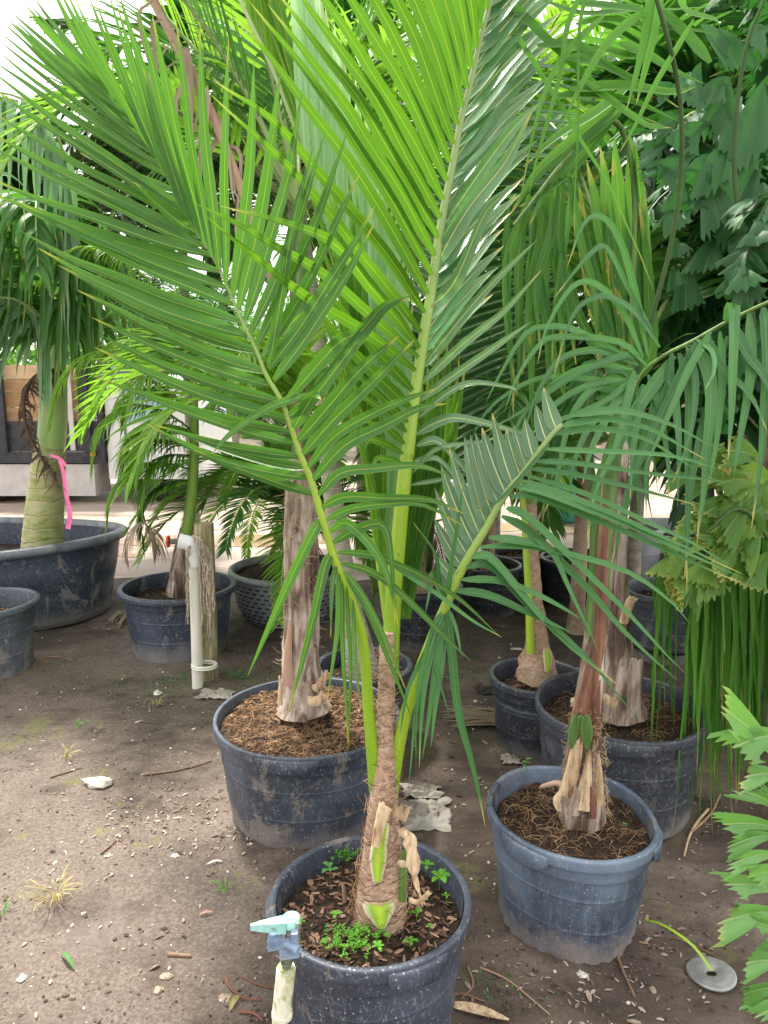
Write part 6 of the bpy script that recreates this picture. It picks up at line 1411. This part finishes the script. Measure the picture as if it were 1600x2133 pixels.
# ------------------------------------------------------------------ sprinkler in front
def sprinkler():
    Y = 1.22; base = P(580, 2180, Y); T = thing('sprinkler', 'turquoise and blue impact sprinkler on a mossy plastic riser at the front pot', 'sprinkler', (base.x, base.y, 0))
    b = MB(); bot = Vector((P(578, 2180, Y).x, Y - .0, 0)); b.tube([bot, P(583, 2120, Y), P(592, 2062, Y)], radpx(18, Y), 20); b.tube([P(586, 2115, Y), P(596, 2018, Y)], radpx(22.5, Y), 22); b.tube([P(596, 2022, Y), P(597, 2013, Y)], radpx(20, Y), 22)
    b.build('riser', M['pvcm'], T)
    b = MB()
    for i in range(7): y = 2012 - i * 6.5; b.tube([P(597, y, Y), P(597.5, y - 4, Y)], radpx(14 if i % 2 else 11, Y), 16)
    b.tube([P(597, 2012, Y), P(599, 1962, Y)], radpx(9, Y), 14); b.build('threaded_adapter', M['greyp'], T)
    b = MB(); b.box(P(602, 1975, Y), (.036, .03, .022), .2); b.box(P(586, 1962, Y - .01), (.05, .014, .02), .25); b.box(P(615, 1960, Y - .012), (.012, .012, .055), 0, rx=.3); b.tube([P(572, 1952, Y), P(600, 1966, Y - .01), P(622, 1978, Y - .02)], .009, 10); b.tube([P(562, 1945, Y + .01), P(590, 1958, Y)], .007, 10); b.build('body', M['blue'], T)
    b = MB(); n = 90; c0 = P(604, 1962, Y); c1 = P(604, 1932, Y); b.tube([c0.lerp(c1, i / n) + Vector((math.cos(i * .45) * .010, math.sin(i * .45) * .010, 0)) for i in range(n)], .0014, 5, cap=False); b.tube([c0, c1], .006, 8); b.build('spring', M['steel'], T)
    b = MB(); b.box(P(592, 1945, Y - .01), (.004, .01, .05), 0); b.box(P(621, 1945, Y - .01), (.004, .01, .05), 0); b.build('bracket', M['steel'], T)
    b = MB(); c_ = P(596, 2018, Y)
    b.tube([P(588, 2108, Y), P(587.5, 2116, Y)], radpx(24.5, Y), 22)
    b.build('coupling_ridge', M['pvcm'], T)
    b = MB(); b.tube(spline([P(612, 1985, Y), P(630, 1990, Y - .01), P(642, 1986, Y)], 8), .0012, 5); b.tube(spline([P(575, 1990, Y), P(590, 1998, Y - .02), P(612, 1992, Y - .01)], 8), .0012, 5); b.build('wire_clip', M['steel'], T)
    b = MB(); c = P(607, 1926, Y); b.tube([c, c + Vector((0, 0, .016)), c + Vector((0, 0, .017))], lambda v: .0165 if v < .9 else .0145, 20); b.tube([c + Vector((0, 0, .017)), c + Vector((0, 0, .019))], .009, 16)
    b.build('cap', M['teal'], T)
    b = MB(); n = 10; base_i = len(b.v); rows = []
    for i in range(n):
        v = i / (n - 1); cx_ = c + Vector((-.008 - .066 * v, -.004 - .006 * v, .006 - .002 * v)); hw = .0095 * (1 - v) + .003; hh = .013 * (1 - .45 * v) if v < .85 else .006
        rows.append([cx_ + Vector((0, -hw, -hh)), cx_ + Vector((0, hw, -hh)), cx_ + Vector((0, hw, hh * .75)), cx_ + Vector((0, -hw, hh * .75))])
    for r_ in rows: b.v += r_
    for i in range(n - 1):
        for k in range(4): k2 = (k + 1) % 4; b.quad((i * 4 + k, i * 4 + k2, (i + 1) * 4 + k2, (i + 1) * 4 + k), [(0, 0)] * 4, (.5, .5))
    b.quad((3, 2, 1, 0), [(0, 0)] * 4, (.5, .5)); b.quad(tuple((n - 1) * 4 + k for k in range(4)), [(0, 0)] * 4, (.5, .5))
    b.build('arm', M['teal'], T, smooth=False)
sprinkler()

# ------------------------------------------------------------------ loose things on the ground
def gz(px, py, dz=0.0): q = G(px, py); q.z = gh(q.x, q.y) + dz; return q
def stick(name, path, r_, mat, label, cat='stick', group='fallen sticks', dz=.004, r1=None):
    b = MB(); pts = spline([gz(*p, dz=dz) for p in path], 12); b.tube(pts, (r_, r1 if r1 else r_ * .6), 6, wob=.2)
    tag(b.build(name, mat, origin=tuple(pts[0])), label, cat, group)
stick('twig', [(300, 1618), (370, 1605), (440, 1587)], .0045, M['twig'], 'long reddish twig lying right of the white stone')
stick('twig', [(105, 1623), (140, 1612), (172, 1602)], .004, M['twig'], 'dark curved twig left of the white stone')
stick('twig', [(350, 1987), (398, 1989)], .007, M['twig'], 'short stub of grey brown wood on the lower left soil')
stick('twig', [(210, 1780), (225, 1768), (242, 1752)], .004, M['twig'], 'short crooked twig in the middle of the left soil')
stick('twig', [(1282, 1975), (1290, 2010), (1322, 2080)], .006, M['twig'], 'straight brown stick just right of the faded blue pot foot', dz=.006)
stick('twig', [(1000, 2022), (1060, 2050), (1145, 2118)], .0035, M['twig'], 'thin straw stick below the faded blue pot')
stick('twig', [(1295, 1968), (1350, 1970)], .004, M['twig'], 'thin stick touching the tip of the fallen green stalk')
stick('twig', [(1406, 1948), (1460, 1975), (1520, 2005)], .003, M['twig'], 'thin twig above the round metal lid')
stick('twig', [(925, 2090), (960, 2075), (1010, 2088)], .006, M['twig'], 'brown stick beside the front pot at the bottom edge')
stick('twig', [(975, 2020), (985, 2060), (960, 2085)], .003, M['twig'], 'bent thin stick right of the front pot')
stick('twig', [(60, 1385), (110, 1372), (150, 1378)], .005, M['twig'], 'twig lying at the foot of the oval tub')
stick('root', [(470, 2030), (480, 2058), (510, 2082), (545, 2085)], .0032, M['redroot'], 'red root bending left of the riser', 'root', 'exposed red roots', dz=.006)
stick('root', [(505, 2030), (530, 2048), (572, 2060)], .0022, M['redroot'], 'thin red root touching the riser', 'root', 'exposed red roots', dz=.004)
stick('root', [(498, 2112), (530, 2118), (548, 2135)], .003, M['redroot'], 'red root at the bottom edge left of the riser', 'root', 'exposed red roots', dz=.006)
stick('root', [(1475, 1690), (1450, 1720), (1435, 1745), (1425, 1785)], .006, M['root'], 'pale forked root at the foot of the wide right pot', 'root', dz=.01)
stick('root', [(1440, 1735), (1480, 1700), (1500, 1660)], .005, M['root'], 'pale root leaning up from the forked root', 'root', dz=.01)
def stone(path, r_, mat, label, flat=.5, jit=.35, cat='stone', group='loose stones'):
    random.seed(int(path[0] + path[1])); b = MB(); q = gz(*path); b.blob(q + Vector((0, 0, r_ * flat * .5)), r_, flat=flat, jit=jit, seg=14)
    tag(b.build('stone', mat, smooth=False, origin=tuple(q)), label, cat, group)
def rock():
    random.seed(77); b = MB(); q = gz(205, 1637); n = 22; m = 10
    for i in range(m):
        th = math.pi * (i + .3) / (m - .4)
        for k in range(n):
            a = 2 * math.pi * k / n; d = Vector((math.sin(th) * math.cos(a), math.sin(th) * math.sin(a), math.cos(th))); s_ = 1 + .5 * noise.noise(d * 1.6 + Vector((3, 1, 0))) + .22 * noise.noise(d * 6)
            b.v.append(q + Vector((d.x * .058 * s_, d.y * .026 * s_, .012 + d.z * .021 * s_)))
    for i in range(m - 1):
        for k in range(n): k2 = (k + 1) % n; b.quad((i * n + k, (i + 1) * n + k, (i + 1) * n + k2, i * n + k2), [(0, 0)] * 4, (.5, .5))
    b.quad(tuple(range(n)), [(0, 0)] * n, (.5, .5))
    tag(b.build('stone', M['rock'], origin=tuple(q)), 'largest stone, long white and rough, on the left soil', 'stone', 'loose stones')
rock()
M['pebw'] = noise_mat('white_pebble', [(.3, (.45, .41, .36)), (.7, (.70, .67, .62))], 30, rough=.8, bs=.3)
M['pebt'] = noise_mat('tan_pebble', [(.3, (.26, .19, .14)), (.7, (.42, .33, .26))], 30, rough=.8, bs=.3)
stone((46, 2045), .013, M['pebw'], 'round white pebble near the lower left corner')
stone((365, 1784), .011, M['pebw'], 'flat white pebble left of the wide pot foot', .4)
stone((228, 1783), .009, M['pebw'], 'white pebble by the crooked twig')
stone((115, 1796), .008, M['pebw'], 'small white pebble above the dry grass tuft')
stone((348, 2035), .012, M['pebt'], 'dark round pebble below the wood stub')
stone((468, 2078), .013, M['pebt'], 'tan pebble beside the red root')
stone((330, 2064), .011, M['pebt'], 'tan pebble on the lower left soil')
stone((1213, 2037), .012, M['pebw'], 'pale pebble right below the faded blue pot')
stone((1360, 2065), .010, M['pebt'], 'brown pebble left of the metal lid')
stone((990, 1465), .010, M['pebw'], 'white pebble in front of the dry leaf bundle')
stone((328, 1443), .022, M['rock'], 'crumbly white lump on the moss near the standpipe', .4)
def leafthing(name, path, W, mat, label, cat='leaf', dz=.006, group='fallen leaves', prof=None, N=Vector((.2, -.3, 1))):
    b = MB(); pts = spline([gz(*p[:2], dz=dz + (p[2] if len(p) > 2 else 0)) for p in path], 10); b.strip(pts, W, N.normalized(), .18, prof or (lambda v: .15 + 3.2 * v * (1 - v)))
    tag(b.build(name, mat, origin=tuple(pts[0])), label, cat, group)
leafthing('fallen_leaf', [(128, 1995), (140, 2010, .02), (157, 2030)], .012, M['weedd'], 'narrow olive leaf standing on edge on the left soil')
leafthing('fallen_leaf', [(478, 2110), (488, 2090, .01), (500, 2075)], .016, M['straw'], 'yellow olive leaf beside the red roots')
leafthing('fallen_leaf', [(415, 1910), (430, 1906, .006), (445, 1904)], .010, M['petioleb'], 'orange pointed leaf left of the front pot')
leafthing('fallen_leaf', [(430, 1808), (448, 1803, .006), (464, 1800)], .009, M['pebw'], 'white narrow leaf left of the wide pot foot')
leafthing('fallen_leaf', [(920, 2105), (990, 2110, .008), (1060, 2130)], .028, M['husk'], 'long tan husk at the bottom edge', dz=.01)
leafthing('fallen_leaf', [(1340, 1955, .05), (1380, 1978, .075), (1440, 2010, .06), (1482, 2030, .01)], .014, M['petioley'], 'bright green fallen stalk with its foot on the metal lid', 'stalk', prof=lambda v: .5 + .4 * v, group='fallen stalks')
def lid():
    q = gz(1482, 2033); T = thing('metal_lid', 'round dull metal lid with a hole lying on the soil', 'lid', tuple(q))
    b = MB(); b.lathe([(.013, .004), (.018, .006), (.03, .010), (.045, .0105), (.052, .008), (.060, .009), (.064, .007), (.064, .002), (.058, .001), (.013, .001)], 48, lambda a, i, ra, z: (ra * (1 + .02 * math.sin(a * 3)), z + .004 * math.cos(a + 1) + .006))
    o = b.build('disc', M['alu'], T); o.location = (0, 0, 0)
lid()
def debris():
    random.seed(17)
    for pts_, name, mat, label, cat, sc in [((885, 1700), 'crumpled_sheet', M['paper'], 'crumpled pale grey plastic sheet behind the front pot', 'sheet', (.09, .10, .035)), ((876, 1648), 'crumpled_sheet', M['paper'], 'smaller crumpled grey scrap beyond the pale sheet', 'sheet', (.07, .05, .03)),
                                    ((1022, 1441), 'cloth_scrap', M['cloth'], 'flattened black cloth scrap left of the narrower right pot', 'scrap', (.07, .05, .02)), ((450, 1452), 'crumpled_husk', M['paper'], 'pale shredded husk between standpipe and wide left pot', 'husk', (.085, .05, .03)),
                                    ((1064, 1588), 'paper_scrap', M['paper'], 'torn pale scrap at the foot of the narrower right pot', 'scrap', (.04, .04, .015)), ((1075, 1352), 'paper_scrap', M['pebw'], 'flat white scrap beyond the narrower right pot', 'scrap', (.035, .02, .008))]:
        q = gz(*pts_); b = MB(); n = 16; off = Vector((rnd() * 30, rnd() * 30, 0))
        for j in range(n):
            for i in range(n):
                x, y = i / (n - 1) * 2 - 1, j / (n - 1) * 2 - 1; d = Vector((x, y, 0)); e = 1 + .3 * noise.noise(d * 2 + off)
                z = abs(noise.noise(d * 2.2 + off)) * 1.6 + .5 * abs(noise.noise(d * 6 + off)); z *= max(0, 1.1 - d.length * .6)
                b.v.append(q + Vector((x * sc[0] * e + .3 * sc[0] * noise.noise(d * 4 + off), y * sc[1] * e, .004 + z * sc[2])))
        for j in range(n - 1):
            for i in range(n - 1): k = j * n + i; b.quad((k, k + 1, k + n + 1, k + n), [(0, 0)] * 4, (.5, .5))
        tag(b.build(name, mat, origin=tuple(q), smooth=False), label, cat)
debris()
random.seed(19); b = MB()
for i in range(46):
    y0 = U(1482, 1526); x0 = 905 + abs(y0 - 1503) * 1.3 + U(0, 40); p0 = gz(x0, y0, .004 + U(0, .03)); p1 = gz(U(1010, 1070), y0 * .4 + 1505 * .6 + U(-10, 10), .004 + U(0, .035)); mdl = p0.lerp(p1, .5) + Vector((0, U(-.01, .01), U(0, .015)))
    b.strip(spline([p0, mdl, p1], 7), U(.005, .013), Vector((0, -.5, 1)), .25, prof=lambda v: .25 + .75 * min(1, v * 2.2))
tag(b.build('dry_palm_leaf', M['dry'], origin=tuple(gz(1000, 1505))), 'bundle of dry tan palm leaflets lying before the narrower right pot', 'dead leaf')
random.seed(23); b = MB()
for i in range(14):
    p0 = gz(U(225, 250), U(1296, 1312), .01); p1 = gz(U(262, 282), U(1268, 1290), .02); b.strip([p0, p0.lerp(p1, .5) + Vector((0, 0, .03)), p1], .016, Vector((0, -.5, 1)), .2)
tag(b.build('dry_palm_leaf', M['dry'], origin=tuple(gz(240, 1300))), 'grey dry palm leaf tucked against the oval tub foot', 'dead leaf')
def tuft(px, py, n, L, mat, label, spread=.05, cat='grass tuft', up=1.0):
    random.seed(px + py); b = MB(); q = gz(px, py)
    for _ in range(n):
        a = U(0, 6.28); o = Vector((math.cos(a), math.sin(a), 0)); p = q + o * U(0, spread * .4); l = L * U(.5, 1.1); e = U(.3, 1.1)
        b.strip([p, p + o * l * .3 * e + Vector((0, 0, l * .5 * up)), p + o * l * .75 * e + Vector((0, 0, l * .62 * up)), p + o * l * e + Vector((0, 0, l * .45 * up))], U(.002, .005), o.cross(Vector((0, 0, 1))).cross(o) + Vector((0, -.3, 0)), .2)
    tag(b.build('grass_tuft', mat, origin=tuple(q)), label, cat, 'grass tufts')
tuft(115, 1885, 34, .11, M['straw'], 'straw coloured grass tuft on the lower left soil', .08)
tuft(140, 1582, 16, .07, M['straw'], 'pale grass tuft above the white stone', .05)
tuft(325, 1470, 20, .07, M['straw'], 'thin pale tuft on the mossy ground')
tuft(165, 1512, 10, .05, M['weed'], 'tiny bright green sprout far left of the wide pot', .03)
tuft(205, 1522, 8, .05, M['straw'], 'small yellow sprout beside the tiny green one', .03)
tuft(470, 1860, 10, .05, M['weed'], 'bright green sprout left of the front pot', .02)
tuft(480, 1415, 40, .06, M['weedd'], 'short green grass patch between post and wide pot', .22, up=.7)
tuft(380, 1420, 30, .05, M['weedd'], 'short grass patch left of the standpipe foot', .26, up=.6)
tuft(5, 1912, 14, .05, M['weedd'], 'small green tuft at the left picture edge', .04)

# moss mats: thin irregular sheets of tiny leaves
random.seed(29); b = MB()
for cx_, cy_, s_, n in [(330, 1425, .42, 900), (480, 1420, .2, 500), (430, 1440, .2, 300), (960, 1330, .25, 200), (1010, 2060, .12, 150), (1000, 1400, .2, 120)]:
    c = G(cx_, cy_)
    for _ in range(n):
        x, y = random.gauss(c.x, s_ * .6), random.gauss(c.y, s_ * .28)
        if noise.noise(Vector((x * 5, y * 5, 0))) < -.1: continue
        p = Vector((x, y, gh(x, y) + .002)); a = U(0, 6.28); d = Vector((math.cos(a), math.sin(a), U(.1, 1.2))) * U(.004, .011)
        b.strip([p, p + d * .6, p + d], .0035, Vector((U(-1, 1), U(-1, 1), 1)).normalized(), .1)
tag(b.build('moss', M['weedd']), 'thin green moss and seedlings on the damp soil', kind='stuff')

# seedlings in the pots
def seedling(px, py, z, n, L, mat, label, h=.03, y=None):
    random.seed(px * 3 + py); q = G(px, py, z); b = MB()
    b.tube([q - Vector((0, 0, .012)), q + Vector((0, 0, h))], .0009, 4)
    for i in range(n):
        a = i * 6.283 / n + U(-.3, .3); o = Vector((math.cos(a), math.sin(a), 0)); p = q + Vector((0, 0, h * U(.7, 1))); l = L * U(.7, 1.1)
        b.strip([p, p + o * l * .4 + Vector((0, 0, l * .25)), p + o * l * .75 + Vector((0, 0, l * .28)), p + o * l + Vector((0, 0, l * .1))], l * .5, Vector((0, 0, 1)), .12, prof=lambda v: .12 + .95 * math.sin(min(1, v * 1.02) * math.pi) ** .8)
    tag(b.build('seedling', mat, origin=tuple(q)), label, 'weed', 'weeds sprouting in the pots')
zf = .34
seedling(915, 1845, zf, 5, .034, M['weed'], 'largest broad leaved weed at the right inside the front pot')
seedling(888, 1815, zf, 4, .026, M['weed'], 'broad leaved weed just behind the largest one in the front pot', .02)
seedling(868, 1908, zf, 4, .018, M['weed'], 'four leaved weed right of the stem base in the front pot', .01)
seedling(882, 1880, zf, 3, .013, M['weed'], 'small weed between stem husk and largest weed', .01)
seedling(930, 1872, zf, 4, .012, M['weed'], 'tiny weed near the right wall of the front pot', .01)
seedling(700, 1918, zf, 4, .016, M['weed'], 'weed left of the green cut leaf base', .02)
seedling(688, 1835, zf, 5, .026, M['weedd'], 'drooping weed at the left inside the front pot', .04)
seedling(788, 1978, zf, 5, .018, M['weed'], 'weed at the near wall below the green cut leaf base', .01)
seedling(855, 1968, zf, 4, .018, M['weed'], 'weed at the near right wall of the front pot', .01)
seedling(808, 1955, zf, 6, .010, M['weed'], 'tiny cluster weed before the cut leaf base', .01)
seedling(895, 1935, zf, 6, .009, M['weed'], 'tiny round leaved weed at the right front of the front pot', .01)
seedling(628, 1925, zf, 4, .014, M['weed'], 'small weed behind the sprinkler cap', .01)
zg = .31
seedling(1095, 1640, zg, 9, .018, M['weedd'], 'tall thin weed at the left inside the faded blue pot', .10)
seedling(1240, 1705, zg, 6, .009, M['weed'], 'small weed below the palm foot in the faded blue pot', .01)
seedling(1195, 1725, zg, 7, .008, M['weed'], 'tiny double weed on the roots in the faded blue pot', .008)
seedling(1302, 1722, zg, 5, .010, M['weedd'], 'round weed at the right inside the faded blue pot', .008)
seedling(1332, 1480, .34, 5, .02, M['weed'], 'weed beside the trunk foot in the wide right pot', .02)
def fern(px, py, z, n, label, w_=.06):
    random.seed(px + py); b = MB(); c = G(px, py, z)
    for _ in range(n):
        p = c + Vector((random.gauss(0, w_ * .5), random.gauss(0, w_ * .22), 0)); d = Vector((U(-1, 1), U(-1, 1), U(.6, 1.6))).normalized() * U(.012, .03)
        b.tube([p - Vector((0, 0, .01)), p + d], .0006, 3, cap=False)
        for k in range(9):
            q = p + d * (k / 9); a = k * 2.4; o = Vector((math.cos(a), math.sin(a), .3)) * .0055; b.strip([q, q + o * .6, q + o], .0036, Vector((0, 0, 1)), .1, prof=lambda v: .3 + 2.8 * v * (1 - v))
    tag(b.build('weed_patch', M['weed'], origin=tuple(c)), label, 'weed', 'weeds sprouting in the pots')
fern(722, 1962, zf, 46, 'ferny weed mat at the near left wall of the front pot', .09)
fern(762, 1940, zf, 16, 'ferny sprig reaching toward the green cut leaf base', .04)
fern(722, 1782, zf, 30, 'ferny weed behind the stem in the front pot', .06)
# dry twig standing in the front pot
b = MB(); b.tube([G(718, 1880, .33), G(716, 1850, .36), G(712, 1838, .37)], (.006, .004), 8, wob=.2); tag(b.build('twig', M['twig'], origin=tuple(G(718, 1880, .33))), 'grey stub standing left of the stem in the front pot', 'stick', 'fallen sticks')
